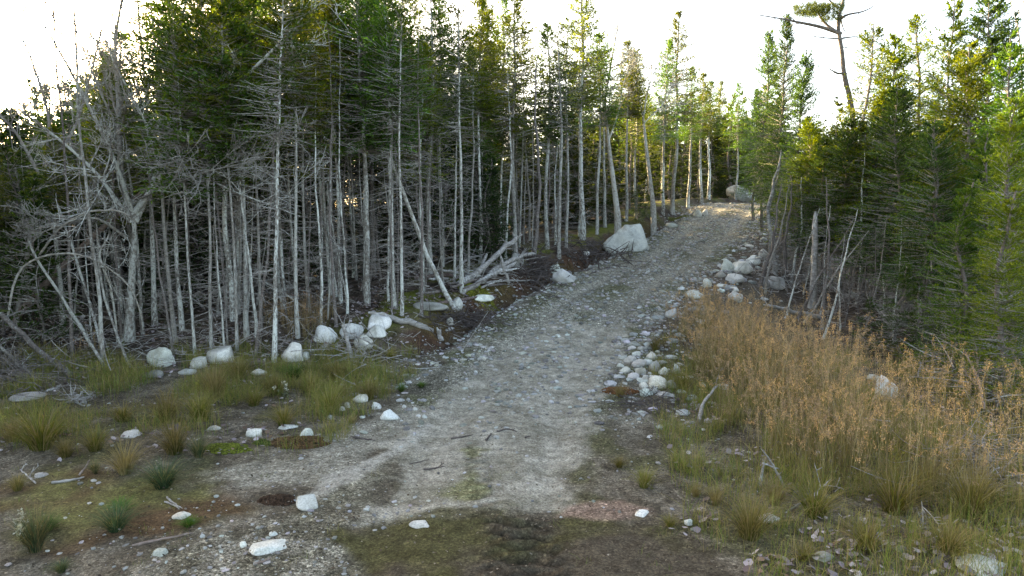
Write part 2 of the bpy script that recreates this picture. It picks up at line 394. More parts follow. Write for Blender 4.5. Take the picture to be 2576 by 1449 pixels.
# tyre tread relief in the soft ground, its grooves darkened in colour to stand in for shade
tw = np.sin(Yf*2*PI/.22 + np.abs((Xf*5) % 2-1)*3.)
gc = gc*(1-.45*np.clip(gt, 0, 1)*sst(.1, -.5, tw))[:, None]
Z = Z + gt*.034*np.sin(Yf*2*PI/.22 + np.abs((Xf*5) % 2-1)*3.)*(.4+fbm(Xf, Yf, 3, 2, 90))
mb = MB(); i = np.arange(ny-1)[:, None]*nx + np.arange(nx-1)[None]
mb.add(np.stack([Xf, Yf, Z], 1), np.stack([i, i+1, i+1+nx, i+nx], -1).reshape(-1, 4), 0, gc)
me = mb.mesh('ground', M_ground)
am = me.attributes.new('mask', 'FLOAT_COLOR', 'POINT')
am.data.foreach_set('color', np.stack([gs, gt, gs*0, gs*0+1], 1).astype(np.float32).ravel())
tag(link('ground', me), kind='structure')

# ------------------------------------------------------------------ rocks
def rock_mesh(name, w_, d_, h_, mat, seed, n=3, facets=9, tint=(1, 1, 1), rough=.085):
    r = np.random.default_rng(seed); V, F = ico(n); V = V.copy()
    for _ in range(facets):
        nn = nrm(r.normal(0, 1, 3)); nn[2] = abs(nn[2])*.8; nn = nrm(nn); dd = r.uniform(.42, .85)
        k = V@nn; over = np.maximum(k-dd, 0); V = V - over[:, None]*nn*.93
    o = r.uniform(0, 50, 3)
    nz = fbm(V[:, 0]*1.3+o[0]+V[:, 2], V[:, 1]*1.3+o[1]-V[:, 2]*.7, 1.8, 4, seed % 97)-.5
    V = V*(1+nz[:, None]*rough*4)
    lo, hi = V.min(0), V.max(0); V = (V-(lo+hi)/2)/(hi-lo)
    V = V*np.array([w_*1.06, d_, h_*1.35]); V[:, 2] += h_*(.5-.12)
    t = np.asarray(tint)*1.0
    mb = MB(); mb.add(V, F, 0, t); return mb.mesh(name, mat)
def boulder(u, v, wd, hd, label, cat='boulder', name='boulder', mat=None, seed=0, n=3, group=None, tint=(1, 1, 1), facets=9, rz=0., lift=0.):
    """stone whose foot is seen at (u, v), wd by hd photo units in size"""
    wd *= .94; hd *= .92; p = at(u, v); k = ppm(p[1]); w_ = wd/k; h_ = hd/k
    dd = w_*random.uniform(.75, 1.0)
    y = p[1]+dd*.35; x = p[0]*y/p[1]; z = G(x, y)-.01
    z = min(z, G(p[0], p[1])+.04)+lift
    o = link(name, rock_mesh(name, w_, dd, max(h_, .03), mat or M_rock, seed or random.randint(1, 9999), n, facets, tint), loc=(x, y, z), rot=(0, 0, rz))
    return tag(o, label, cat, group)
B = [
 (1572, 632, 122, 72, 'big angular pale boulder at the left edge of the gravel road halfway up the slope', 4),
 (1418, 712, 62, 36, 'rounded white boulder at the left road edge beside the root tangle', 4),
 (1395, 690, 36, 24, 'small white rock resting behind the rounded boulder at the left road edge', 3),
 (1862, 506, 70, 40, 'large tan grey boulder on the crest left of where the road disappears', 4),
 (1888, 505, 24, 20, 'small pale stone touching the right side of the boulder on the crest', 3),
 (408, 922, 74, 46, 'pale triangular boulder, leftmost of the row at the forest foot', 4),
 (500, 928, 44, 30, 'small squarish white boulder between two larger ones at the forest foot', 3),
 (555, 917, 78, 42, 'broad flat topped white boulder beside the dark purple log', 4),
 (736, 912, 58, 50, 'tall rounded white boulder behind thin leaning trunks', 4),
 (765, 908, 26, 22, 'small stone at the right foot of the tall rounded boulder behind thin trunks', 3),
 (818, 864, 60, 42, 'rounded white boulder at the left end of the boulder cluster by the driftwood', 3),
 (885, 852, 62, 36, 'smooth white boulder above the grey driftwood root', 3),
 (955, 834, 66, 36, 'uppermost pale boulder under the end of the fallen grey log', 3),
 (946, 852, 54, 30, 'white boulder in front of the uppermost one of the cluster', 3),
 (914, 880, 50, 34, 'low white boulder crossed by thin grey sticks', 3),
 (652, 944, 42, 15, 'flat pale stone in the grass below the purple log', 3),
 (386, 950, 52, 18, 'flat grey stone half hidden in brown grass below the triangular boulder', 3),
 (470, 944, 44, 14, 'long flat stone in front of the small squarish boulder', 3),
 (1150, 782, 30, 30, 'upright pale stone at the foot of the leaning trunk on the bank', 3),
 (1085, 785, 96, 20, 'long flat mossy stone on the bank behind the leaning trunk', 3),
 (1210, 762, 70, 16, 'flat white slab on the mossy bank above the road cut', 3),
 (1132, 822, 18, 22, 'small upright stone in the dark cut of the bank', 2),
 (1300, 672, 38, 34, 'greenish lichen covered rock in the heap of uprooted wood', 3),
 (1474, 646, 18, 16, 'small white rock below the mossy bank between two boulders', 2),
 (1755, 545, 22, 18, 'pale rock at the left roadside just below the crest', 2),
 (1773, 541, 20, 15, 'paler of two rocks side by side just below the crest', 2),
 (1690, 573, 34, 12, 'flat light rock on the left verge above the big angular boulder', 2),
 (1830, 682, 32, 32, 'white boulder with a dark split at the right edge of the road', 3),
 (1866, 688, 56, 30, 'broad white boulder beside the split one at the right road edge', 3),
 (1893, 664, 42, 22, 'pale boulder behind the broad white one on the right shoulder', 3),
 (1922, 648, 30, 22, 'cream stone nearest the dead poles on the right shoulder', 3),
 (1848, 712, 48, 22, 'smooth white boulder below the split boulder on the right shoulder', 3),
 (1812, 698, 28, 16, 'brownish stone at the left of the right shoulder boulders', 2),
 (1778, 722, 24, 22, 'upright white stone on the right road edge above the brown grass', 2),
 (1846, 736, 30, 14, 'flat white stone under the boulders of the right shoulder', 2),
 (1850, 756, 44, 22, 'speckled pale boulder just above the tall brown grass', 3),
 (1920, 722, 30, 24, 'shaded grey rock left of the large one among the dead poles', 3),
 (1950, 728, 52, 32, 'large white rock among the dead poles right of the road', 3),
 (1748, 752, 46, 20, 'low wide stone half sunk in the right road edge', 3),
 (1688, 800, 30, 24, 'warm tan rounded stone at the right road edge above the brown grass', 3),
 (1745, 785, 36, 14, 'flat grey stone at the tips of the brown grass', 2),
 (2222, 1008, 60, 66, 'tall white rock standing in the brown grass on the right', 4),
 (2196, 956, 32, 14, 'small flat white rock above the tall one in the right grass', 3),
 (2135, 750, 36, 22, 'pale rock in the brush behind the dead trunks on the right', 3),
 (2258, 822, 60, 34, 'dim grey boulder under the dark firs on the right', 3),
 (908, 1012, 40, 20, 'rounded white stone, highest of the small group left of the road', 3),
 (874, 1026, 14, 16, 'small white pebble right above the pale dry tuft', 2),
 (861, 1034, 16, 12, 'lowest small white pebble of the pair by the pale dry tuft', 2),
 (948, 1030, 24, 20, 'pointed pinkish white stone left of the road', 3),
 (980, 1058, 54, 26, 'white double humped stone at the left road edge', 3),
 (1044, 1032, 16, 9, 'tiny pale stone at the edge of the road above the double humped one', 2),
 (1068, 1052, 14, 9, 'tiny white stone on the road right of the double humped one', 2),
 (640, 1100, 40, 20, 'white stone at the left end of the mossy strip', 3),
 (728, 1080, 52, 9, 'thin flat white slab behind the mossy strip', 3),
 (770, 1104, 36, 28, 'cream rounded stone on brown moss', 3),
 (775, 1284, 62, 38, 'white angular rock beside the hole in the gravel', 4),
 (1056, 1326, 56, 15, 'flat white stone at the edge of the dark moss', 3),
 (678, 1396, 96, 22, 'long pointed white stone in the gravel at the bottom', 4),
 (456, 1306, 46, 14, 'flat pale stone near the bleached splinters', 3),
 (404, 1398, 40, 17, 'bluish flat stone below the long stick', 3),
 (612, 1378, 18, 16, 'small brown stone left of the long pointed white one', 2),
 (688, 1352, 24, 14, 'small pinkish stone above the long pointed white one', 2),
 (1731, 1324, 22, 20, 'round white pebble beside the small green tuft', 3),
 (1932, 1316, 60, 22, 'rough white stone behind the large yellow green tussock', 3),
 (1615, 1298, 42, 12, 'flat white stone on the pink sand', 3),
 (2072, 1412, 56, 20, 'flat cream stone at the bottom right among dead leaves', 3),
 (2475, 1452, 150, 30, 'large white rock cut by the bottom right edge of the picture', 4),
 (2262, 1390, 36, 16, 'small grey stone among leaves between two green tussocks', 3),
 (1700, 940, 24, 24, 'pinkish upright stone at the top right of the stone pile', 3),
 (70, 1010, 80, 16, 'flat grey stone left of the pile of grey wood', 3),
 (330, 1100, 60, 14, 'flat pale slab between tussocks on the left', 3),
 (538, 1084, 36, 10, 'thin stone slab above the mossy strip among tufts', 2),
 (105, 1200, 34, 12, 'bluish grey stone among dead leaves at the left', 3),
]
for u, v, a, b, lab, n in B: boulder(u, v, a, b, lab, 'boulder' if a > 40 else 'stone', 'boulder' if a > 40 else 'stone', n=n, tint=tuple(np.array([1, 1, 1])*random.uniform(.62, .98)*np.array([random.uniform(.98, 1.08), 1, random.uniform(.9, 1.0)])*(1.22 if 'white' in lab or 'pale' in lab else 1)), mat=M_rocko if any(q in ' '.join(lab.split()[:3]) for q in ('grey', 'dim', 'mossy', 'lichen', 'brownish')) and 'tan' not in lab else M_rock)
pile = [(1585, 912, 36, 16), (1608, 925, 44, 20), (1640, 905, 30, 20), (1572, 938, 30, 16), (1592, 955, 34, 18), (1612, 945, 30, 20), (1648, 935, 32, 28), (1668, 945, 26, 22), (1630, 962, 30, 20), (1655, 980, 52, 34), (1690, 978, 36, 22), (1560, 925, 22, 12), (1580, 985, 18, 10), (1620, 978, 24, 16), (1565, 905, 26, 12), (1600, 898, 24, 14), (1628, 920, 26, 16), (1640, 990, 26, 12), (1672, 1000, 40, 14), (1555, 952, 18, 10), (1690, 1000, 20, 10), (1612, 882, 20, 12), (1590, 880, 22, 10)]
pl = {9: 'largest white stone at the low right end of the roadside stone pile', 10: 'blocky stone right of the largest one in the roadside pile', 6: 'egg shaped white stone in the right half of the roadside pile', 1: 'long white stone on top of the roadside pile', 0: 'wide pale stone at the top left of the roadside pile', 12: 'small loose stone left of the bottom of the roadside pile', 4: 'rounded stone at the left middle of the roadside pile', 3: 'leftmost large stone of the roadside pile', 7: 'right upper stone leaning on the egg shaped one in the roadside pile'}
for i_, (u, v, a, b) in enumerate(pile):
    boulder(u, v, a, b, pl.get(i_, 'fist to head sized white stone packed into the roadside pile'), 'stone', 'stone', n=3, group='stones heaped at the right road edge', facets=6, tint=tuple(random.uniform(.6, 1.0)*np.array([random.uniform(1, 1.1), 1, random.uniform(.88, 1.0)])))

def scatter(n, x0, x1, y0, y1, fn):
    x = rng.uniform(x0, x1, n); y = rng.uniform(y0, y1, n); k = rng.uniform(0, 1, n) < fn(x, y); return x[k], y[k]
def pebbles(name, x, y, smin, smax, powr, label, kindlab, mat=M_rocko, lightness=(.7, 1.35), sub=1):
    V0, F0 = ico(sub); n = len(x); s = smin + (smax-smin)*rng.uniform(0, 1, n)**powr
    sc = np.stack([s*rng.uniform(.8, 1.5, n), s*rng.uniform(.7, 1.1, n), s*rng.uniform(.35, .7, n)], 1)
    a = rng.uniform(0, 2*PI, n); ca, sa = np.cos(a), np.sin(a)
    V = V0[None]*(1+rng.normal(0, .16, (n, len(V0), 1)))*sc[:, None]
    Vx = V[..., 0]*ca[:, None]-V[..., 1]*sa[:, None]; Vy = V[..., 0]*sa[:, None]+V[..., 1]*ca[:, None]
    V = np.stack([Vx+x[:, None], Vy+y[:, None], V[..., 2]+(hgt(x, y, True)+sc[:, 2]*.25)[:, None]], -1)
    F = (F0[None]+(np.arange(n)*len(V0))[:, None, None]).reshape(-1, 3)
    l = rng.uniform(*lightness, n)[:, None]*(1+rng.normal(0, .04, (n, 3)))
    mb = MB(); mb.add(V.reshape(-1, 3), F, 0, np.repeat(l, len(V0), 0))
    return tag(link(name, mb.mesh(name, mat, False)), label, kindlab, kind='stuff')
def f_road(x, y):
    s = np.abs(lat(x, y)); tr = np.exp(-((s-.78)/.35)**2)
    return (1-sst(1.9, 3.2, s))*(1-.7*tr)*sst(8.5, 13, y)*sst(.3, .6, fbm(x, y, 1.5, 3, 61)+.12)
x1_, y1_ = scatter(80000, -3, 16, 9, 42, f_road)
pebbles('gravel', x1_, y1_, .010, .07, 4.2, 'loose grey gravel and small stones strewn over the climbing road', 'gravel', lightness=(.4, 1.35))
def f_sh(x, y):
    s = lat(x, y); return sst(1.3, 1.9, s)*sst(4.2, 2.2, s)*sst(9, 13, y) + .6*sst(1.4, 2, -s)*sst(2.8, 2.1, -s)*sst(13, 15, y)
x1_, y1_ = scatter(6500, -2, 16, 9, 36, f_sh)
pebbles('rubble', x1_, y1_, .015, .13, 3.6, 'fist sized pale rubble spilling along both shoulders of the road', 'rubble', M_rock, (.4, 1.05), 2)
def f_fg(x, y):
    sdg = sdpoly(x, y, PL_grav); return np.clip(sst(-1.2, .4, sdg)+.12*(sdpoly(x, y, PL_dark) < 0), 0, 1)*(sdpoly(x, y, PL_dark) < .05)*sst(.35, .6, fbm(x, y, 1.2, 3, 66)+.1)
x1_, y1_ = scatter(16000, -7, 6, 4.4, 12.5, f_fg)
pebbles('gravel', x1_, y1_, .005, .032, 3.5, 'fine gravel and chips on the flat ground in front', 'gravel', M_rocko, (.4, 1.25))

# ------------------------------------------------------------------ trees
def wander(n, L, amp, rs, pw=1.):
    z = np.linspace(0, L, n); ph = rs.uniform(0, 6.28, 4); f = rs.uniform(.6, 1.6, 4)
    x = amp*(np.sin(z/L*PI*f[0]*2+ph[0])-np.sin(ph[0])) + amp*.3*np.sin(z/L*PI*7*f[1]+ph[1]); y = amp*(np.sin(z/L*PI*f[2]*2+ph[2])-np.sin(ph[2])) + amp*.3*np.sin(z/L*PI*6*f[3]+ph[3])
    return np.stack([x, y, z], 1)
def trunk_mesh(name, path, r0, r1, mat, k=9, flare=.35, pw=.8):
    n = len(path); t = np.linspace(0, 1, n); r = r1+(r0-r1)*(1-t)**pw; r = r*(1+flare*np.exp(-t*n/1.2))*(1+.05*np.sin(np.arange(n)*2.3))
    mb = MB(); add_tubes(mb, path, r, k, cap=True); return mb.mesh(name, mat)
def along(path, z):
    return np.stack([np.interp(z, path[:, 2], path[:, i]) for i in range(3)], -1)
def dead_twigs(mb, path, z0, z1, n, L0, rs, mat=0, up=.0, thick=.006, col=None, sub=5):
    z = rs.uniform(z0, z1, n); a = rs.uniform(0, 2*PI, n); L = L0*rs.uniform(.25, 1., n)
    o = along(path, z); d = np.stack([np.cos(a), np.sin(a), rs.normal(up, .25, n)], 1); t = np.linspace(0, 1, 5)
    bend = rs.normal(0, .18, (n, 3)); bend[:, 2] -= .12
    pth = o[:, None]+L[:, None, None]*(d[:, None]*t[None, :, None]+bend[:, None]*(t**2)[None, :, None])
    add_tubes(mb, pth, np.outer(thick*(.5+L/L0), 1-.8*t), 3, mat, col)
    m = n*sub; ib = np.repeat(np.arange(n), sub); tt = rs.uniform(.25, .95, m)
    ob = o[ib]+L[ib, None]*(d[ib]*tt[:, None]+bend[ib]*(tt**2)[:, None])
    sdv = nrm(d[ib]+rs.normal(0, .8, (m, 3))); LL = L[ib]*rs.uniform(.15, .5, m)*(1.1-tt*.6)
    t3 = np.linspace(0, 1, 3); b3 = rs.normal(0, .2, (m, 3))
    pth = ob[:, None]+LL[:, None, None]*(sdv[:, None]*t3[None, :, None]+b3[:, None]*(t3**2)[None, :, None])
    add_tubes(mb, pth, np.outer(thick*.55*np.ones(m), 1-.7*t3), 3, mat, col)
def fir_crown(mb, path, z0, H, rad, nb, rs, ntw=10, nsub=4, bl=.11, bw=.026, c0=(.028, .055, .018), c1=(.07, .115, .03), gap=.3, droop=.35, tier=None, shape=.8, prof=None):
    """live boughs: each a drooping axis with side twigs carrying needle sprays"""
    q = 1-(1-rs.uniform(0, 1, nb))**.7
    z = z0+(H-z0)*q
    if tier: z = np.round(z/tier)*tier+rs.normal(0, tier*.12, nb); z = np.clip(z, z0, H-.05)
    f = (z-z0)/(H-z0)
    az = rs.uniform(0, 2*PI, nb)
    Lm = rad*((1-f)**shape)*(1 if prof is None else prof(f)) + .06
    # irregular outline: lobes and missing sectors
    lob = .72+.5*fbm(az*1.2+rs.uniform(0, 99), z*1.1, 1, 2, int(rs.integers(99)))
    L = Lm*lob*rs.uniform(.65, 1.15, nb)
    keep = fbm(np.cos(az)*1.4+rs.uniform(0, 99), z*1.3+np.sin(az)*1.4, 1, 2, 5) > gap
    z, az, L, f = z[keep], az[keep], L[keep], f[keep]; nb = len(z)
    o = along(path, z); el = .1+.75*f**1.5+rs.normal(0, .12, nb)
    d = np.stack([np.cos(az)*np.cos(el), np.sin(az)*np.cos(el), np.sin(el)], 1)
    dr = droop*(1-f)*rs.uniform(.5, 1.4, nb)
    def pos(ib, t):
        p = o[ib]+(L[ib]*t)[:, None]*d[ib]; p[:, 2] -= L[ib]*dr[ib]*(t**1.5-.45*t**3); return p
    t = np.linspace(0, 1, 5); ib = np.repeat(np.arange(nb), 5); pth = pos(ib, np.tile(t, nb)).reshape(nb, 5, 3)
    add_tubes(mb, pth, np.outer(.006+.009*L, 1-.85*t), 3, 1, np.array([.4, .4, .4]))
    m = nb*ntw; ib = np.repeat(np.arange(nb), ntw); tt = np.clip(np.tile((np.arange(ntw)+.5)/ntw, nb)+rs.normal(0, .03, m), .08, 1.)
    dens = rs.uniform(0, 1, m) < np.clip(tt*2.6, .25, 1)     # bare near the trunk
    ib, tt = ib[dens], tt[dens]; m = len(ib)
    side = np.where(rs.uniform(0, 1, m) < .5, -1, 1.); hs = np.stack([-np.sin(az[ib]), np.cos(az[ib]), np.zeros(m)], 1)*side[:, None]
    tw = nrm(d[ib]*.75+hs*rs.uniform(.5, 1.1, m)[:, None]+np.stack([np.zeros(m), np.zeros(m), rs.normal(.02, .3, m)], 1))
    tl = (.09+L[ib]*.42*(1.08-tt))*rs.uniform(.6, 1.2, m); ob = pos(ib, tt)
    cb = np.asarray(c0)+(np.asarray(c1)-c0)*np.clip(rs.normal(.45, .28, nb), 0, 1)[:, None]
    k = m*nsub; it = np.repeat(np.arange(m), nsub); ts = np.tile(np.arange(nsub)/nsub, m)
    b = ob[it]+tw[it]*(tl[it]*ts)[:, None]
    dd = nrm(tw[it]+rs.normal(0, .33, (k, 3)))
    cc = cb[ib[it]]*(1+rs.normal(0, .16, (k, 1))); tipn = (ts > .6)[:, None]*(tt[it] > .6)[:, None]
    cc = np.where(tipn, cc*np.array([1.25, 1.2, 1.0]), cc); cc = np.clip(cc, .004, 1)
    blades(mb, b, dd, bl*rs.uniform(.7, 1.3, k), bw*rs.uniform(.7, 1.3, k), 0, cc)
def make_fir(H, z0, rad, nb, seed, r0=.085, ntw=9, nsub=4, mat=M_fir, bark=M_bark, amp=.1, dead=70, deadL=.9, c0=(.028, .055, .018), c1=(.07, .115, .03), gap=.33, bl=.12, bw=.03, deadmat=M_twig, tier=None, shape=.8, prof=None, sub=5):
    rs = np.random.default_rng(seed); path = wander(16, H, amp, rs)
    d = {'trunk': trunk_mesh('trunk', path, r0, .012, bark)}
    mb = MB(); fir_crown(mb, path, z0, H, rad, nb, rs, ntw, nsub, bl, bw, c0, c1, gap, tier=tier, shape=shape, prof=prof); d['crown'] = mb.mesh('crown', [mat, deadmat], False)
    if dead:
        mb = MB(); dead_twigs(mb, path, .5, z0+(H-z0)*.4, dead, deadL, rs, sub=sub); d['dead_branches'] = mb.mesh('dead_branches', deadmat, False)
    d['H'] = H; d['r0'] = r0; return d
def plant(proto, name, loc, H, dia=None, rz=None, lean=(0, 0), label='', cat='tree', group=None, cw=1.):
    loc = list(loc); rt = bpy.data.objects.new(name, None); C.objects.link(rt); rt.empty_display_size = .2
    rt.location = (float(loc[0]), float(loc[1]), float(loc[2])-.06)
    rt.rotation_mode = 'XYZ'
    if rz is None: rz = random.uniform(0, 6.28)
    # z rotation first, then lean: put the spin on the children
    rt.rotation_euler = (R(lean[1]), R(lean[0]), 0)
    s = H/proto['H']; k = 1. if dia is None else dia/2/proto['r0']
    for nm in ('trunk', 'crown', 'dead_branches', 'limbs', 'catkins'):
        if nm not in proto: continue
        if nm == 'trunk': sc = (k, k, s)
        elif H < 5.5: sc = (s, s, s)
        else: q = (s**.6)*cw; sc = (q, q, s)
        if nm == 'trunk' and dia is not None:
            # keep the trunk's bends under the crown: uniform scale of bends would differ little
            pass
        link(nm, proto[nm], rt, rot=(0, 0, rz), sc=sc)
    return tag(rt, label, cat, group)
topprof = lambda f: np.where(f < .25, .55+f*1.8, 1.)
POLE = [make_fir(10, 4.0+.3*i, 1.35+.15*(i % 3), 300+14*i, 100+i, r0=.08, gap=.31, bw=.036, prof=topprof, shape=.65, amp=.05,
        c0=(.03, .075, .022) if i % 2 else (.045, .085, .018), c1=(.10, .20, .04) if i % 2 else (.17, .20, .03)) for i in range(7)]
BGP = [make_fir(10, 2.8, 1.75, 230, 140+i, r0=.08, gap=.27, bl=.18, bw=.06, c0=(.035, .065, .02), c1=(.10, .14, .035), ntw=8, nsub=3, dead=60, prof=topprof, shape=.7, bark=M_barkd, deadmat=M_twigd, sub=4) for i in range(4)]
MIDP = [dict(p_, trunk=None) for p_ in POLE[:4]]  # same firs with darker bark and twigs, interior shade put into the colour
for i, p_ in enumerate(MIDP):
    p_['trunk'] = POLE[i]['trunk'].copy(); p_['trunk'].materials[0] = M_barkd
    p_['dead_branches'] = POLE[i]['dead_branches'].copy(); p_['dead_branches'].materials[0] = M_twigd
SPARSE = [make_fir(10, 5.6, 1.15, 150, 160+i, r0=.08, gap=.42, ntw=8, shape=.6, dead=110, deadL=1.0, amp=.05) for i in range(3)]
DEADP = []
for i in range(4):
    rs = np.random.default_rng(200+i); path = wander(14, 7, .05, rs)
    mb = MB(); dead_twigs(mb, path, .6, 6.8, 55, .8, rs)
    DEADP.append({'trunk': trunk_mesh('trunk', path, .04, .008, M_bark if i % 2 else M_barkd, 7), 'dead_branches': mb.mesh('dead_branches', M_twig, False), 'H': 7, 'r0': .04})
LUSH = [make_fir(7, .5, 1.75, 400, 300+i, r0=.06, ntw=15, nsub=6, mat=M_firR, bark=M_barkd, gap=.22, bl=.085, bw=.029, dead=25, deadL=.6, tier=.24, shape=.72,
        c0=(.03, .085, .018) if i % 2 else (.055, .10, .016), c1=(.13, .21, .036) if i % 2 else (.18, .225, .034)) for i in range(6)]
HIGH = [make_fir(8, 1.7+.3*i, 1.8, 420, 320+i, r0=.07, ntw=15, nsub=5, mat=M_firR, bark=M_barkd, gap=.2, bl=.1, bw=.034, dead=45, deadL=1.0, tier=.24, shape=.6,
        c0=(.045, .095, .016) if i % 2 else (.025, .065, .024), c1=(.22, .28, .036) if i % 2 else (.09, .17, .05)) for i in range(4)]
TOPG = [make_fir(9, 3.0, 1.6, 330, 330+i, r0=.075, ntw=12, nsub=5, mat=M_firR, bark=M_barkd, gap=.3, bl=.1, bw=.028, dead=60, deadL=.8, shape=.6, c0=(.05, .10, .014), c1=(.21, .25, .025)) for i in range(4)]
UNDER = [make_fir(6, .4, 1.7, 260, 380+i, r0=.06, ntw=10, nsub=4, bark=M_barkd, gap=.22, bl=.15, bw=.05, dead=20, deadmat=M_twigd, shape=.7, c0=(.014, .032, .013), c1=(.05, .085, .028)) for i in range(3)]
BUSH = [make_fir(3, .1, .95, 110, 360+i, r0=.03, ntw=12, nsub=4, mat=M_firR, bark=M_barkd, gap=.25, bl=.09, bw=.024, dead=10, deadL=.4, tier=.2) for i in range(3)]

# --- front row of the forest on the left and along the bank: (u, v foot, width, lean, kind, height, label)
FR = [
 (183, 898, 10, 0, 'D', 8.5, 'slim grey dead trunk at the far left behind the leaning birches'),
 (262, 912, 12, -1.5, 'D', 9.5, 'straight grey trunk right of the leaning birch cluster at the left'),
 (305, 860, 8, 0, 'D', 6.5, 'thin dark pole just left of the big forked tree'),
 (359, 842, 10, -3, 'D', 6.5, 'thin crooked pole just right of the big forked tree'),
 (389, 820, 15, 0, 'S', 10, 'brownish fir trunk standing between the forked tree and a twin pair of trunks'),
 (441, 862, 13, -1.5, 'S', 10.5, 'left one of the twin tall trunks behind the big forked tree'),
 (458, 830, 13, -.6, 'P', 11, 'right one of the twin tall trunks behind the big forked tree'),
 (436, 880, 8, -5, 'D', 5, 'slender pole leaning left above the triangular boulder'),
 (490, 890, 8, -.5, 'P', 8.6, 'slim pale fir trunk directly behind the small squarish boulder'),
 (531, 882, 10, .5, 'P', 9.2, 'straight pale trunk rising behind the flat topped white boulder'),
 (566, 878, 6, -1.5, 'D', 5.5, 'left of two whip thin poles behind the flat topped boulder'),
 (574, 876, 6, -2.5, 'D', 6.2, 'right of two whip thin poles behind the flat topped boulder'),
 (597, 882, 9, -.8, 'P', 9.6, 'lichened fir trunk just right of the flat topped white boulder'),
 (621, 846, 14, .0, 'P', 10.6, 'thick grey fir trunk behind the purple log'),
 (646, 852, 9, -2, 'D', 7, 'bent thin pole crossing behind the leaning pale trunk'),
 (657, 830, 10, 0, 'P', 9.8, 'dark fir trunk in the shade right of the thick grey one'),
 (642, 902, 10, 7, 'D', 6.4, 'pale trunk leaning right, its foot at the right end of the purple log'),
 (690, 912, 13, 3, 'S', 8.5, 'pale smooth trunk leaning slightly right beside the tall rounded boulder'),
 (750, 850, 12, .5, 'P', 10, 'straight lichen spotted trunk above the tall rounded boulder'),
 (777, 790, 10, 0, 'P', 10.5, 'shaded fir trunk between two lichen spotted ones left of centre'),
 (807, 824, 8, 0, 'D', 6.6, 'thin dead pole with a broken tip left of the boulder cluster'),
 (845, 822, 9, .3, 'D', 7.4, 'bare topped pale pole right behind the boulder cluster'),
 (923, 768, 16, -.6, 'P', 10.8, 'thick pale trunk standing at the left end of the fallen grey log'),
 (945, 672, 11, 0, 'P', 10.4, 'grey fir trunk seen just right of the thick pale one'),
 (977, 758, 7, 0, 'D', 6.5, 'narrow dark pole left of a pair of pale trunks on the bank'),
 (992, 776, 13, -1, 'P', 10.8, 'left trunk of the pale pair on the bank before the leaning birch'),
 (1011, 794, 10, .8, 'S', 8.2, 'right trunk of the pale pair on the bank before the leaning birch'),
 (1038, 668, 9, 0, 'P', 10.2, 'grey trunk in the second row behind the leaning birch'),
 (1060, 794, 9, 0, 'D', 7.4, 'slim spotted pole standing under the leaning birch'),
 (1083, 700, 16, 1, 'S', 11.6, 'tall thick grey trunk, nearly bare to its top at the upper edge of the picture'),
 (1113, 672, 10, 0, 'P', 9.5, 'fir trunk just right of the tall thick bare one'),
 (1160, 736, 12, .3, 'S', 10.6, 'pale trunk with its foot on the uprooted wood and a small high crown'),
 (1176, 690, 8, 2.5, 'D', 7, 'thin pale pole bending away right of the trunk in the uprooted wood'),
 (1207, 662, 10, .2, 'P', 10.4, 'slender trunk left of the bleached logs of the wood heap'),
 (1235, 640, 11, -.3, 'P', 10.5, 'spotted trunk standing behind the bleached logs of the wood heap'),
 (1268, 600, 10, 0, 'P', 9.3, 'shaded trunk behind the wood heap'),
 (1296, 646, 13, 0, 'P', 10.9, 'tall trunk with a spire shaped crown above the wood heap'),
 (1343, 656, 13, .3, 'D', 7.6, 'pale bark stripped snag standing right of the wood heap'),
 (1376, 626, 12, .5, 'P', 10, 'pale trunk left of a close pair near the rounded roadside boulder'),
 (1405, 648, 12, -.3, 'S', 9.8, 'white spotted trunk right above the rounded roadside boulder'),
 (1424, 622, 9, -.4, 'S', 9.2, 'thin pale trunk right of the white spotted one above the roadside boulder'),
 (1465, 604, 16, -.6, 'P', 11.3, 'tallest fir of the middle group, its thick dark trunk left of the big angular boulder'),
 (1502, 590, 9, 0, 'P', 9.2, 'slim trunk between the tallest middle fir and the big angular boulder'),
 (1522, 572, 9, -2, 'S', 8.6, 'thin pale trunk whose foot touches the back of the big angular boulder'),
 (1575, 556, 9, -.5, 'P', 8.8, 'slim trunk right of the forked pale birch'),
 (1600, 548, 8, 0, 'P', 9.4, 'narrow trunk behind the verge between the two birches'),
 (1668, 540, 9, 0, 'P', 8.6, 'dark narrow trunk right of the second birch'),
 (1690, 538, 12, .2, 'P', 11, 'fir with a thin spire standing higher than its neighbours near the crest'),
 (1731, 524, 9, -.4, 'P', 9.2, 'pale trunk left of the crest boulder beside two roadside rocks'),
 (1764, 512, 9, -.3, 'P', 8.6, 'thin fir standing above the roadside rocks near the crest'),
 (1783, 500, 9, 0, 'P', 8.2, 'short trunked fir just left of the crest boulder'),
 (1808, 496, 8, 0, 'P', 8.4, 'slim fir immediately behind the crest boulder at its left'),
]
KD = {'P': POLE, 'S': SPARSE, 'D': DEADP}; used = {}
front_xy = []
def topH(x, y, tv):
    return CAMZ + (553-tv)/1717*y - G(x, y)
FU = [0, 400, 900, 1000, 1150, 1250, 1300, 1400, 1465, 1500, 1600, 1675, 1692, 1731, 1764, 1830]
FT = [60, -60, -120, -50, 10, 25, -10, 70, -35, 100, 110, 130, 40, 190, 200, 245]
BU = [0, 150, 300, 450, 600, 950, 1050, 1250, 1400, 1500, 1650, 1850]
BT = [330, 240, 170, 60, -60, -60, 90, 220, 240, 150, 240, 270]
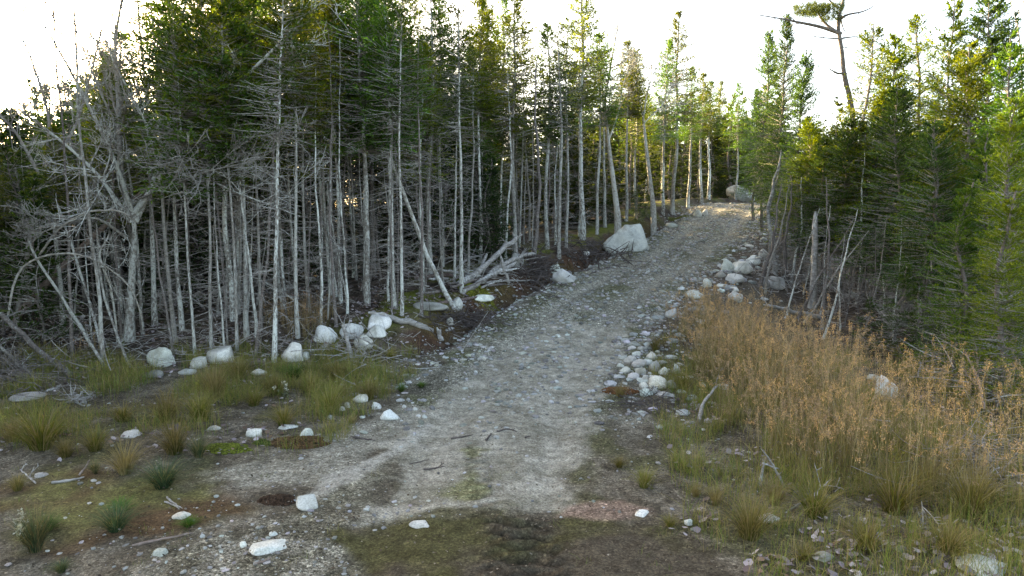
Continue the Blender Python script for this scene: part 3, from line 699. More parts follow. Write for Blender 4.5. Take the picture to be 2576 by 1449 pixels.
for u, v, wd, ln, kd, H, lab in FR:
    p = at(u, v); k = KD[kd]; i_ = used.get(kd, 0); used[kd] = i_+1
    if kd != 'D': H = topH(p[0], p[1], np.interp(u, FU, FT)+(0 if 'tallest' in lab or 'spire' in lab else random.uniform(-20, 30)))
    else: H *= .85
    nm = {'P': 'fir_tree', 'S': 'fir_tree', 'D': 'dead_tree'}[kd]
    plant(k[i_ % len(k)], nm, p, H, wd*.84/ppm(p[1]), lean=(ln, random.uniform(-1, 1)), label=lab, cat='tree', group='trunks standing along the front of the forest')
    front_xy.append((p[0], p[1]))
front_xy = np.array(front_xy)
# far wood: firs too deep in the forest to tell apart, one mass
def far_proto(seed, z0, rad):
    rs = np.random.default_rng(seed); path = wander(8, 9, .08, rs); mb = MB(); add_tubes(mb, path, np.linspace(.09, .015, 8), 5, 1)
    fir_crown(mb, path, z0, 9, rad, 110, rs, 8, 2, .3, .13, (.022, .045, .016), (.075, .11, .03), .25, shape=.65)
    return np.concatenate(mb.V), mb.F, mb.M, mb.Co, mb
FARP = [far_proto(900+i, z, r) for i, (z, r) in enumerate([(.6, 1.9), (1.5, 1.8), (2.6, 1.6), (3.4, 1.5)])]
FAR = MB()
def far_tree(x, y, H, k=None, glow=None):
    V, F, M_, Co, m_ = FARP[random.randrange(4) if k is None else k]; a = random.uniform(0, 6.28); q = (H/9)**.5; ca, sa = math.cos(a)*q, math.sin(a)*q
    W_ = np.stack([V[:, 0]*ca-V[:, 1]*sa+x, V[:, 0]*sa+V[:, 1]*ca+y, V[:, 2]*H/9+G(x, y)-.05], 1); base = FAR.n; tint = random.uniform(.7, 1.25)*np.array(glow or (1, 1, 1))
    FAR.V.append(W_); FAR.n += len(W_)
    for f, m in zip(F, M_): FAR.F.append(f+base); FAR.M.append(m)
    FAR.Co.append(np.concatenate([np.asarray(c) for c in Co])*tint)
# --- deep forest left
def spaced(n, fx, dmin, pts):
    out = []; pts = list(pts); tries = 0
    while len(out) < n and tries < n*60:
        tries += 1; p = fx()
        if p is None: continue
        if all((p[0]-q[0])**2+(p[1]-q[1])**2 > dmin**2 for q in pts): out.append(p); pts.append(p)
    return out
def left_pt():
    y = 15.2+random.random()**1.3*27; x = random.uniform(-1.05*y*.78-3, XR(y)-3.9)
    if lat(x, y) > -3.9 or (y < 16.2 and x < -9 and random.random() < .5): return None
    return (float(x), float(y))
pts = spaced(150, left_pt, .95, [tuple(q) for q in front_xy])
for i_, (x, y) in enumerate(pts):
    far = y > 21
    if random.random() < (.22 if not far else .08): pr, nm, H, dia = random.choice(DEADP), 'dead_tree', random.uniform(4.5, 7.5), random.uniform(.05, .09)
    elif far: pr, nm, H, dia = random.choice(BGP), 'fir_tree', random.uniform(8, 10.3), random.uniform(.12, .2)
    elif y > 17.5: pr, nm, H, dia = random.choice(MIDP), 'fir_tree', 9, random.uniform(.1, .17)
    else: pr, nm, H, dia = random.choice(POLE+SPARSE[:1]), 'fir_tree', random.uniform(8, 10.4), random.uniform(.08, .13)
    if y > 33 and nm == 'fir_tree': far_tree(x, y, min(11, max(4.5, topH(x, y, np.interp((x/y/1.5+.5)*2576, BU, BT)+random.uniform(-50, 90))))); continue
    if nm == 'fir_tree': H = min(11.5, max(4.5, topH(x, y, np.interp((x/y/1.5+.5)*2576, BU, BT)+random.uniform(-50, 90))))
    plant(pr, nm, (x, y, G(x, y)), H, dia, lean=(random.gauss(0, 1.2), random.gauss(0, 1.2)), label='one of the many slim grey stems crowding the dim forest interior' if nm == 'dead_tree' else 'one of the many slim dark crowned firs crowding the forest behind its front row', group='thin dead stems inside the forest' if nm == 'dead_tree' else 'firs inside the forest behind the front row')
def edge_pt():
    x = random.uniform(-11.5, 7.5); y = random.uniform(14.9, 27); l = lat(x, y); return (x, y) if -7.5 < l < -3.6 and x > -.76*y else None
for x, y in spaced(42, edge_pt, .62, [tuple(q) for q in front_xy]):
    u_ = (x/y/1.5+.5)*2576; sp = random.random()
    plant(random.choice(SPARSE+POLE[3:]) if sp < .6 else random.choice(DEADP), 'fir_tree' if sp < .6 else 'dead_tree', (x, y, G(x, y)), topH(x, y, np.interp(u_, FU, FT)+random.uniform(40, 220)) if sp < .6 else random.uniform(4, 6.5), random.uniform(.05, .095), lean=(random.gauss(0, 1.5), random.gauss(0, 1)), label='one of the thin pale trunks filling the forest edge between the bigger ones', group='thin pale trunks of the forest edge')
# whips: dense thin dead poles between the trunks, at the left
def whip_pt():
    y = random.uniform(14.8, 19); x = random.uniform(-13.5, -1.5); return (x, y) if lat(x, y) < -3.5 else None
for x, y in spaced(45, whip_pt, .35, []):
    plant(random.choice(DEADP), 'dead_tree', (x, y, G(x, y)), random.uniform(3, 6.5), random.uniform(.03, .06), lean=(random.gauss(0, 5), random.gauss(0, 4)), label='one of the whip thin grey dead saplings filling the gaps between the trunks', group='whip thin dead saplings')
# dark understorey firs closing the view into the forest
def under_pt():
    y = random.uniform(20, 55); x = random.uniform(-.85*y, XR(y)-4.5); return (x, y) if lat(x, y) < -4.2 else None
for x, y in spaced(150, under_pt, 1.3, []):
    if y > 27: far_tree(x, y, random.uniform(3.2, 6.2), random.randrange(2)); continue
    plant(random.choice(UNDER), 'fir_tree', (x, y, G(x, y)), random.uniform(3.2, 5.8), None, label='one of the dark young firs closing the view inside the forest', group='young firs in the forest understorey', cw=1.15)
# young firs near the forest front seen as separate green sprays
for u, v, H, lab in [(110, 860, 3.6, 'dull green young fir at the left edge behind the leaning poles'), (45, 800, 4.6, 'taller dull green fir at the extreme left edge'), (400, 800, 3.2, 'small dark fir behind the forked tree'),
                     (1130, 640, 3.0, 'dark green fir bush behind the wood heap'), (1600, 552, 1.6, 'bright green low fir bush above the big angular boulder'), (1630, 548, 1.1, 'lowest green fir bush near the left verge below the second birch'), (1530, 560, 1.8, 'dark fir bush behind the big angular boulder'), (1250, 600, 2.6, 'fir bush in the gloom behind the bleached logs'), (1905, 500, 1.5, 'green fir bush right of the crest boulder')]:
    p = at(u, v); plant(random.choice(BUSH), 'fir_sapling', p, H, None, label=lab, cat='sapling')
# --- beyond the crest and along the right of the road
def crest_pt():
    y = random.uniform(43, 70); x = random.uniform(6, 50); return (x, y) if abs(lat(x, y)) > 3.0 else None
for x, y in spaced(120, crest_pt, 1.3, []):
    if y > 50: far_tree(x, y, random.uniform(6.0, 8.6)); continue
    plant(random.choice(POLE+BGP), 'fir_tree', (x, y, G(x, y)), random.uniform(6.0, 8.6), random.uniform(.12, .2), label='one of the backlit firs standing beyond the crest of the road', group='firs beyond the crest')
for _ in range(200):   # the wood goes on to the left of the view and far behind
    y = random.uniform(9, 60); x = -.84*y-random.uniform(.5, 11)
    far_tree(x, y, random.uniform(7, 9.5) if y < 28 else random.uniform(12, 14.5))  # deeper ones made taller to keep sun off the foreground
for _ in range(70):  # unseen tall firs added along the sun's path to block ground sun patches
    t = random.uniform(39, 62); x = random.uniform(-8, 3)-.72*t; y = random.uniform(8, 12)+.74*t
    if x < -.79*y: far_tree(x, y, random.uniform(13, 16), random.choice([0, 1]))
for _ in range(120):
    y = random.uniform(40, 75); x = random.uniform(-.8*y, 6)
    far_tree(x, y, random.uniform(3.8, 6.2))
for _ in range(60):
    y = random.uniform(22, 70); x = .84*y+random.uniform(0, 14)
    far_tree(x, y, random.uniform(6, 8.5))
for _ in range(75):
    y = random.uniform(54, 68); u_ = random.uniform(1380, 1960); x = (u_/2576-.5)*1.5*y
    far_tree(x, y, topH(x, y, random.uniform(245, 400)), None, (1.9, 1.7, 1.1))  # foliage colour brightened and yellowed to imitate backlight
tag(link('far_wood', FAR.mesh('far_wood', [M_fir, M_barkd], False)), 'mass of dark firs far inside the wood, seen between the nearer trunks, plus unseen firs added to block sun', 'wood', kind='stuff')
# --- right-hand firs: (u top, v top, depth, kind, label)
RT = [
 (1936, 72, 30, 'H', 'left of two dark fir spires beside the old pine, right of the road'), (1981, 40, 28, 'H', 'right and taller of two dark fir spires beside the old pine'),
 (2033, 124, 25, 'H', 'dark narrow fir in front of the old pine, lower than the two spires'), (1905, 225, 33, 'H', 'yellow green fir at the right road edge under the spires'),
 (2198, 54, 22, 'T', 'ragged tall fir just right of the old pine'), (2248, 92, 23, 'H', 'blue green fir right behind the ragged one'), (2151, 283, 21.5, 'H', 'mid green fir below the old pine trunk'),
 (2214, 232, 21, 'H', 'bright fir in front of the ragged tall one'), (2255, 222, 19, 'H', 'young fir with a candle like leading shoot'), (2327, 36, 23, 'T', 'open topped fir on twin bare trunks with sky behind'),
 (2345, 294, 15.5, 'H', 'sunlit yellow tipped young fir in the middle of the right hand thicket'), (2384, 300, 16, 'H', 'young fir close behind the sunlit yellow tipped one'), (2402, -10, 21, 'L', 'tall sunlit fir left of the faint pale shoot at the top right'),
 (2449, 108, 18, 'H', 'fir with a long pale leading shoot at the right'), (2488, -20, 20, 'H', 'tallest fir near the top right corner'), (2549, 80, 16, 'L', 'dark fir at the right edge near the top'),
 (2570, 250, 12, 'L', 'nearest fir cut by the right edge of the picture'), (2480, 330, 15, 'L', 'dark fir in shade behind the nearest right edge one'), (2090, 330, 22.5, 'H', 'dark green fir below and left of the pine trunk'),
 (2030, 300, 24, 'H', 'green fir above the row of dead poles'), (2300, 400, 20, 'H', 'dark fir filling the gap above the brush on the right'), (2420, 450, 12.2, 'L', 'low bright bough laden fir at the right'),
 (2560, 470, 10.5, 'L', 'close fir at the right edge with a bare lower trunk'), (2130, 420, 24, 'H', 'shaded fir behind the thin pair of trunks on the right'), (1975, 330, 27, 'H', 'shadowed fir directly behind the leaning dead poles'),
]
for i_, (u, v, dep, kd, lab) in enumerate(RT):
    tp = atd(u, v, dep); x, y = float(tp[0]), float(tp[1]); g = G(x, y); H = float(tp[2])-g
    pr = {'L': LUSH, 'H': HIGH, 'T': TOPG}[kd][i_ % (6 if kd == 'L' else 4)]
    if dep >= 25: pr = HIGH[0 if i_ % 2 else 2]
    dia = {'L': .11, 'H': .13, 'T': .17}[kd]
    plant(pr, 'fir_tree', (x, y, g), H, dia, lean=(0, 0), label=lab, group='firs of the right hand thicket', cw=.62 if dep >= 25 else (7/H)**.35 if kd == 'L' else 1.)
def right_pt():
    y = random.uniform(21, 48); x = random.uniform(7, .84*y+4); return (x, y) if lat(x, y) > 7 else None
for x, y in spaced(30, right_pt, 1.5, [(float(atd(a, b, c)[0]), c) for a, b, c, _, _ in RT]):
    plant(random.choice(HIGH+TOPG), 'fir_tree', (x, y, G(x, y)), random.uniform(5.2, 7.4), None, label='one of the dark firs standing deeper in the right hand thicket', group='firs deeper in the right hand thicket')
# thin trunks and dead poles on the right
RP = [(2070, 830, 8, 0, 6.5, 'thin grey trunk right of the broken bleached trunk'), (2153, 772, 8, 0, 6, 'left of a pair of slim pale trunks in the right hand brush'), (2167, 765, 10, -.8, 7, 'right of a pair of slim pale trunks in the right hand brush'),
 (2216, 700, 8, 0, 6, 'slim trunk in the gloom right of the slim pale pair'), (2327, 852, 6, 0, 4, 'thin dead stem left of the crooked one in the right brush'), (2359, 832, 6, -4, 4.6, 'crooked thin dead stem in the right brush'), (2542, 974, 11, -.8, 4.5, 'bare lower trunk at the right edge'),
 (1947, 688, 13, 0, 7, 'thick dead pole nearest the road on the right'), (1911, 722, 9, 9, 5.4, 'lowest dead pole leaning to the right by the right road edge'), (1925, 740, 7, 10, 5.5, 'slim dead pole leaning parallel beside the lowest one'), (1979, 705, 9, 2, 6, 'dead pole between the thick one and the broken bleached trunk'), (1992, 712, 7, 3, 6, 'thin dead pole just left of the broken bleached trunk'),
 (2005, 800, 7, 27, 5.2, 'dead pole leaning far right across the broken bleached trunk'), (2020, 812, 6, 32, 5.0, 'second dead pole leaning far right below the broken bleached trunk'), (2110, 740, 6, 3, 5, 'dark dead stem between the broken trunk and the slim pale pair'), (1935, 660, 8, 4, 6, 'grey dead stem behind the leaning poles at the road edge'), (2100, 790, 5, 12, 3.4, 'short leaning dead stick right of the thin grey trunk'), (2290, 800, 5, 6, 4, 'dead sapling under the dark firs on the right')]
for i_, (u, v, wd, ln, H, lab) in enumerate(RP):
    H *= .6 if u < 2130 else .8
    p = at(u, v); plant(DEADP[i_ % 4], 'dead_tree', p, H, wd/ppm(p[1]), lean=(ln, random.uniform(-3, 3)), label=lab, group='thin trunks and dead poles on the right')
def rp_pt():
    y = random.uniform(15, 26); x = random.uniform(5, 16); return (x, y) if lat(x, y) > 4.4 and x < .75*y else None
for x, y in spaced(75, rp_pt, .45, []):
    plant(random.choice(DEADP), 'dead_tree', (x, y, G(x, y)), random.uniform(1.4, 3.2), random.uniform(.03, .06), lean=(random.gauss(3, 6), random.gauss(0, 5)), label='one of the spindly dead saplings under the right hand firs', group='spindly dead saplings under the right hand firs')
for u, v, H, lab in [(2180, 880, 1.2, 'small green fir at the upper edge of the brown grass'), (2265, 900, 2.0, 'bushy young fir between the brown grass and the dim boulder'), (2350, 935, .9, 'low yellow green fir in the right brush'), (2300, 900, 1.7, 'young fir just right of the bushy one by the dim boulder'), (2440, 905, 1.3, 'yellow tipped fir sprig above the crossed dead branches')]:
    p = at(u, v); plant(random.choice(BUSH), 'fir_sapling', p, H, None, label=lab, cat='sapling')

# --- hand-shaped bare trees
def grow(mb, path, r0, r1, rs, levels, nchild=7, k=6, lr=.5, spread=.9, mat=0, up=.25, cols=None, tmin=.25):
    n = len(path); t = np.linspace(0, 1, n); r = r1+(r0-r1)*(1-t)
    add_tubes(mb, path, r, k, mat)
    if levels == 0: return
    L = np.linalg.norm(np.diff(path, axis=0), axis=1).sum()
    for _ in range(nchild):
        tt = rs.uniform(tmin, .97); o = np.array([np.interp(tt, t, path[:, i]) for i in range(3)])
        tg = nrm(np.array([np.interp(min(tt+.05, 1), t, path[:, i])-np.interp(tt-.05, t, path[:, i]) for i in range(3)]))
        d = nrm(tg+rs.normal(0, spread, 3)+np.array([0, 0, up])); l = L*lr*rs.uniform(.5, 1.1)*(1.15-tt*.6)
        b = rs.normal(0, .25, 3)+np.array([0, 0, up*.4]); s = np.linspace(0, 1, 6)
        ch = o+l*(np.outer(s, d)+np.outer(s**2, b))+rs.normal(0, .02*l, (6, 3))*s[:, None]
        rr = np.interp(tt, t, r)*rs.uniform(.4, .65)
        grow(mb, ch, max(rr, .0048), max(rr*.25, .0035), rs, levels-1, max(3, int(nchild*.75)), max(3, k-1), lr, spread, mat, up)
def poly(pts, dep):
    return np.array([atd(u, v, dep+o) for u, v, o in pts])
def smooth(p, n=14):
    t = np.linspace(0, 1, len(p)); s = np.linspace(0, 1, n); out = np.stack([np.interp(s, t, p[:, i]) for i in range(3)], 1)
    for _ in range(2): out[1:-1] = (out[:-2]+2*out[1:-1]+out[2:])/4
    return out
def bare_tree(name, base, trunk_pts, limbs, dep, r0, mat, seed, label, lv=2, nch=8, lr=.42, group=None, fat=1.):
    rs = np.random.default_rng(seed); tp = smooth(poly([(u, v, 0) for u, v in trunk_pts], dep)); g = at(*base)
    tp[0] = [tp[0][0], tp[0][1], G(tp[0][0], tp[0][1])-.08]
    o0 = tp[0].copy(); rt = bpy.data.objects.new(name, None); C.objects.link(rt); rt.location = o0
    link('trunk', trunk_mesh('trunk', tp-o0, r0, r0*.35, mat, 10), rt)
    for pts_, ra in limbs:
        p = smooth(poly(pts_, dep))-o0; mb = MB(); grow(mb, p, ra*fat, ra*.3*fat, rs, lv, nch, 7, lr)
        link('limb', mb.mesh('limb', mat), rt)
    return tag(rt, label, 'tree', group)
bare_tree('bare_tree', (328, 845), [(325, 850), (330, 720), (340, 600), (335, 530)],
  [([(335, 540, 0), (380, 480, 0), (430, 410, -.2), (520, 290, -.5), (640, 170, -.8), (745, 70, -1.)], .07),
   ([(330, 545, 0), (300, 420, .2), (300, 250, .4), (285, 120, .6), (310, -20, .6)], .07),
   ([(340, 560, 0), (400, 430, .3), (450, 250, .3), (440, 90, .5), (480, -30, .5)], .065),
   ([(330, 560, 0), (250, 440, -.3), (150, 350, -.6), (40, 270, -1.)], .05),
   ([(320, 600, 0), (240, 540, -.6), (140, 570, -1.), (70, 600, -1.2)], .035),
   ([(335, 540, 0), (290, 400, -.5), (190, 200, -1), (110, 60, -1.2)], .045),
   ([(350, 500, 0), (420, 470, -.8), (520, 430, -1.3), (640, 405, -1.6)], .025)],
  14.6, .095, M_bark, 41, 'big forked bare tree with wide spreading lichen grey limbs at the left', 3, 12, .5, None, 1.0)
bare_tree('bare_tree', (60, 900), [(20, 930), (60, 700), (90, 500), (110, 420)],
  [([(110, 430, 0), (130, 300, .3), (70, 120, .5), (30, 60, .5)], .03), ([(105, 450, 0), (40, 330, -.3), (-40, 250, -.5)], .03), ([(110, 430, 0), (190, 330, 0), (230, 180, 0), (260, 60, .2)], .03)],
  15.5, .06, M_twig, 43, 'slender bare tree against the bright sky at the far left', 3, 10, .5, None, 1.3)
bare_tree('birch_tree', (1545, 560), [(1556, 562), (1545, 470), (1533, 380), (1528, 320)],
  [([(1528, 325, 0), (1520, 260, 0), (1530, 200, .3), (1548, 100, .5), (1562, 20, .6)], .055), ([(1532, 350, 0), (1555, 290, .2), (1565, 220, .3), (1600, 110, .3)], .04), ([(1530, 330, 0), (1500, 250, -.4), (1490, 150, -.5)], .03)],
  27.5, .12, M_birch, 44, 'forked pale birch with a bare twiggy crown behind the big angular boulder', 3, 12, .42)
bare_tree('birch_tree', (1645, 540), [(1646, 540), (1635, 450), (1622, 340), (1618, 290)],
  [([(1618, 295, 0), (1630, 220, 0), (1660, 150, .3)], .045), ([(1618, 295, 0), (1600, 220, .2), (1610, 140, .3)], .04), ([(1620, 310, 0), (1670, 260, -.3), (1700, 200, -.3)], .03)],
  31, .11, M_birch, 45, 'second pale birch with a rounded bare crown, nearer the crest', 3, 12, .45)
# old pine with its flag of needles
def old_pine():
    dep = 24.; rs = np.random.default_rng(50)
    tp = smooth(poly([(2165, 560, 0), (2150, 330, 0), (2138, 240, 0), (2122, 190, 0), (2118, 120, 0), (2108, 80, 0), (2110, 40, 0), (2122, 0, 0), (2140, -50, 0)], dep), 24)
    tp = np.vstack([[tp[0][0]+.05, tp[0][1], G(tp[0][0], tp[0][1])-.1], tp]); o0 = tp[0].copy()
    rt = bpy.data.objects.new('pine_tree', None); C.objects.link(rt); rt.location = o0
    link('trunk', trunk_mesh('trunk', tp-o0, .105, .04, M_barkd, 12, .2, 1.0), rt)
    limbs = [([(2116, 85, 0), (2060, 65, -.2), (2000, 55, -.5), (1985, 50, -.6), (1910, 38, -.8)], .065), ([(2112, 85, 0), (2075, 60, .2), (2055, 30, .4), (2050, 0, .5)], .06),
             ([(2112, 50, 0), (2130, 35, -.3), (2165, 32, -.5), (2188, 22, -.6), (2200, 12, -.6)], .045), ([(2120, 98, 0), (2070, 95, -.4), (2035, 90, -.7)], .03),
             ([(2120, 96, 0), (2150, 92, .2), (2175, 96, .3)], .035), ([(2122, 118, 0), (2140, 122, 0), (2160, 120, 0)], .02), ([(2128, 185, 0), (2105, 185, -.2), (2082, 170, -.3)], .05), ([(2115, 50, 0), (2122, 75, .1), (2132, 85, .3)], .03),
             ([(2110, 20, 0), (2090, 5, 0), (2070, -20, .1)], .045)]
    for pts_, ra in limbs:
        p = smooth(poly(pts_, dep), 12)-o0; mb = MB(); grow(mb, p, ra, ra*.25, rs, 1, 4, 6, .22, .6, up=.1, tmin=.4); link('limb', mb.mesh('limb', M_barkd), rt)
    mb = MB()
    for cu, cv, w_, h_, n in [(2075, 20, 48, 16, 150), (2050, 12, 40, 12, 110), (2105, 35, 26, 12, 60), (2085, 2, 40, 10, 90), (2035, 22, 25, 8, 50)]:
        for _ in range(n):
            c = atd(cu-8+rs.uniform(-w_, w_)*1.15, cv+12+rs.normal(0, h_*.45), dep+rs.normal(0, .5))-o0
            m = 14; d = nrm(rs.normal(0, 1, (m, 3))+np.array([0, 0, .5])); col = np.array([.05, .075, .03])*rs.uniform(.6, 1.5)
            blades(mb, np.repeat(c[None], m, 0), d, rs.uniform(.08, .17, m), .014, 0, np.repeat(col[None], m, 0))
    link('crown', mb.mesh('crown', M_fir, False), rt)
    tag(rt, 'old crooked pine with a bare curved trunk and one flag of needles', 'tree')
old_pine()
# far faint shoot tree at the top right corner
bare_tree('bare_tree', (2576, 700), [(2570, 500), (2572, 300), (2570, 150)], [([(2570, 160, 0), (2560, 60, 0), (2540, 0, 0)], .03), ([(2570, 160, 0), (2590, 80, 0), (2570, -20, 0)], .03)], 22, .06, M_birch, 47, 'pale bare twiggy tree behind the firs at the top right corner', 2, 8, .4)

# --- broken, leaning and fallen trunks
def log(pts, wd, label, name='log', cat='log', mat=None, dep=None, taper=.6, grow_n=0, seed=1, k=9, lv=1, lr=.3, group=None, sm=12):
    """pts: (u, v, None|height above ground|('d', depth)) along the trunk"""
    P3 = []
    for u, v, q in pts:
        if q is None: p = at(u, v, .02)
        elif isinstance(q, tuple): p = atd(u, v, q[1])
        else: p = at(u, v, q)
        P3.append(p)
    p = smooth(np.array(P3), sm); r0 = wd/2/ppm(p[0][1]); o0 = p[0].copy(); rs = np.random.default_rng(seed)
    p = p + rs.normal(0, r0*.18, p.shape); n = len(p); t = np.linspace(0, 1, n); r = r0*(1-(1-taper)*t)*(1+rs.normal(0, .07, n)); r[-1] *= .45; r[0] *= .8
    mb = MB(); add_tubes(mb, p-o0, r, k, cap=True)
    V = mb.V[0]; V += nrm(V-np.repeat(p-o0, k, 0))*(rs.normal(0, .1, (len(V), 1))*np.repeat(r, k)[:, None])
    rt = link(name, mb.mesh(name, mat or M_bleach), loc=o0)
    if grow_n:
        b = MB(); L = np.linalg.norm(p[-1]-p[0])
        for _ in range(grow_n):
            tt = rs.uniform(.15, .95); q = np.array([np.interp(tt, t, (p-o0)[:, i]) for i in range(3)]); d = nrm(rs.normal(0, 1, 3)+np.array([0, 0, .3])); s = np.linspace(0, 1, 6)
            l = L*lr*rs.uniform(.3, 1); ch = q+l*(np.outer(s, d)+np.outer(s**2, rs.normal(0, .25, 3))); grow(b, ch, max(r0*.22, .006), .003, rs, lv, 4, 4, .45)
        link('branches', b.mesh('branches', mat or M_bleach), rt)
    return tag(rt, label, cat, group)
# bleached broken trunk with ragged top
def snag():
    p = at(2042, 776); k = ppm(p[1]); H = 236/k; rs = np.random.default_rng(5); path = wander(12, H, .03, rs); path[:, 0] -= path[:, 2]*.02
    mb = MB(); kk = 12; r = np.linspace(9.5/k, 6.5/k, 12); r[0] *= 1.25; add_tubes(mb, path, r, kk); V = mb.V[0].reshape(12, kk, 3); V[-1, :, 2] += np.abs(rs.normal(0, .12, kk)); V[-1, :, :2] = path[-1, :2]+(V[-1, :, :2]-path[-1, :2])*.55
    rt = bpy.data.objects.new('dead_tree', None); C.objects.link(rt); rt.location = p-np.array([0, 0, .05])
    link('trunk', mb.mesh('trunk', M_bleach), rt)
    b = MB(); dead_twigs(b, path, .5, H-.2, 14, .4, rs); link('dead_branches', b.mesh('dead_branches', M_twig, False), rt)
    tag(rt, 'broken bleached white trunk without a top standing in the right hand brush', 'dead tree')
snag()
D = lambda d: ('d', d)
LN = 'leaning_trunk'
log([(1145, 782, None), (1080, 660, D(17.6)), (1020, 500, D(17.2)), (960, 330, D(17.0)), (935, 270, D(17))], 13, 'long pale birch trunk leaning left across the upright trunks at centre', LN, 'leaning trunk', M_birch, taper=.45, grow_n=10, seed=11)
log([(262, 922, None), (190, 800, D(13.6)), (90, 650, D(13.6)), (70, 600, D(13.7))], 9, 'spotted pole leaning left, its foot left of the grey trunk at the forest foot', LN, 'leaning trunk', M_bark, seed=12, grow_n=7)
log([(262, 905, None), (220, 740, D(14.4)), (170, 590, D(14.6)), (140, 500, D(14.8))], 8, 'long spotted pole leaning left behind the first leaning one', LN, 'leaning trunk', M_bark, seed=13, grow_n=7)
log([(330, 925, None), (290, 840, D(13.8)), (250, 700, D(13.9)), (243, 560, D(14.))], 8, 'curved pale pole rising left from the brown grass', LN, 'leaning trunk', M_bark, seed=14, grow_n=6)
log([(180, 945, None), (90, 880, D(13.2)), (0, 785, D(13.4)), (-60, 730, D(13.6))], 17, 'thick grey trunk slanting down from the left edge to the forest foot', LN, 'leaning trunk', M_barkd, seed=15, grow_n=8)
log([(90, 955, None), (50, 920, D(12.9)), (-20, 850, D(13.2))], 13, 'lower spotted trunk slanting down from the left edge', LN, 'leaning trunk', M_bark, seed=16, grow_n=4)
log([(25, 815, D(15.5)), (130, 700, D(15.6)), (260, 570, D(15.7)), (350, 490, D(15.8)), (430, 420, D(16)), (520, 300, D(16.2))], 18, 'brown trunk slanting up to the right behind the forked tree', LN, 'leaning trunk', M_pine, seed=17, taper=.4, grow_n=6)
log([(20, 800, D(13.6)), (35, 690, D(13.6)), (80, 650, D(13.5)), (150, 635, D(13.5)), (220, 640, D(13.6)), (300, 690, D(13.8)), (345, 740, D(14)), (360, 830, D(14.3))], 6, 'thin pale stem arching over in a low bow at the left', LN, 'bent sapling', M_birch, seed=18, grow_n=8, sm=20)
log([(100, 640, D(13.8)), (150, 570, D(13.6)), (220, 530, D(13.5)), (300, 528, D(13.6)), (345, 560, D(14))], 6, 'upper thin pale stem arching towards the forked tree', LN, 'bent sapling', M_birch, seed=19, grow_n=10, sm=20)
log([(295, 860, None), (285, 720, D(13.9)), (240, 640, D(13.7)), (265, 610, D(13.6)), (275, 590, D(13.6))], 6, 'forked thin pale stem between the leaning poles', LN, 'bent sapling', M_birch, seed=20, grow_n=5)
log([(860, 830, D(15.6)), (760, 770, D(15.7)), (680, 715, D(15.8)), (620, 690, D(15.9))], 6, 'thin fallen pole slanting down to the boulder cluster', LN, 'leaning trunk', M_birch, seed=21)
log([(1090, 830, None), (1030, 812, .08), (970, 795, .15), (925, 788, .2)], 18, 'fallen grey log lying above the boulder cluster', mat=M_bleach, seed=22, grow_n=5)
log([(600, 918, None), (632, 916, .03), (665, 913, .03)], 18, 'short dark purple log between the boulders at the forest foot', mat=M_brownlog, seed=23, taper=.9)
log([(200, 938, None), (270, 930, .02), (330, 925, .02)], 12, 'long low brown log at the edge of the grass on the left', mat=M_brownlog, seed=24)
log([(345, 945, None), (400, 938, .02), (450, 930, .02)], 8, 'thin brown log under the triangular boulder', mat=M_brownlog, seed=25)
log([(830, 868, None), (795, 882, .02), (760, 892, .02)], 14, 'pale broken log right of the tall rounded boulder', mat=M_bleach, seed=26)
log([(885, 905, None), (880, 870, .15), (868, 835, .4), (862, 812, .6)], 13, 'upright twisted grey driftwood root in front of the boulder cluster', 'root', 'driftwood', M_bleach, seed=27, grow_n=7, lr=.7)
log([(975, 888, None), (930, 862, .12), (880, 838, .35)], 6, 'slanting grey stick leaning on the boulder cluster', 'branch', 'branch', M_bleach, seed=28)
log([(1112, 858, None), (1106, 842, .1), (1100, 826, .25)], 14, 'short pale stub sticking out of the road cut', 'root', 'root', M_bleach, seed=29)
# wood heap on the bank
wh = [([(1150, 720, None), (1210, 680, .25), (1265, 625, .6), (1312, 590, .95)], 18, 'largest bleached log of the wood heap, slanting up to the right'),
 ([(1165, 735, None), (1220, 700, .15), (1300, 660, .3)], 15, 'lower bleached log lying through the wood heap'),
 ([(1225, 640, .5), (1210, 670, .3), (1200, 700, .1)], 8, 'short upright slab at the back of the wood heap'),
 ([(1280, 712, .05), (1268, 680, .3), (1258, 640, .6)], 9, 'pale broken stub standing in the middle of the wood heap'),
 ([(1230, 690, .1), (1270, 662, .3), (1320, 640, .45), (1345, 640, .4)], 13, 'thick grey log crossing the right half of the wood heap'),
 ([(1200, 712, .05), (1280, 706, .1), (1345, 706, .1)], 6, 'thin pale pole lying flat at the front of the wood heap'),
 ([(1135, 690, .1), (1175, 650, .3), (1215, 640, .3)], 8, 'small log at the left back of the wood heap'),
 ([(1300, 640, .3), (1296, 605, .7), (1290, 585, .95)], 8, 'ragged splinter at the top end of the largest bleached log'),
 ([(1040, 700, .1), (1110, 690, .15), (1180, 700, .1)], 12, 'dark grey log lying left of the wood heap'),
 ([(1060, 770, None), (1150, 755, .05), (1250, 742, .05)], 9, 'pinkish rotten log on the moss above the road cut'),
 ([(1020, 640, .4), (1120, 610, .5), (1180, 600, .5)], 7, 'thin dark log behind the leaning birch')]
for i_ in range(14):
    u0 = random.uniform(1080, 1300); v0 = 735-(u0-1080)*.18+random.uniform(-25, 12); L_ = random.uniform(35, 90)*random.choice([1, 1, -1]); a_ = random.uniform(-.2, 1.1)*(1 if L_ > 0 else -1)
    wh.append(([(u0, v0, random.uniform(0, .3)), (u0+L_*.5, v0-L_*.5*a_*.6, random.uniform(.1, .45)), (u0+L_, v0-L_*a_*.6, random.uniform(.1, .7))], random.uniform(4, 9), 'one of the smaller grey limbs jammed into the wood heap on the bank'))
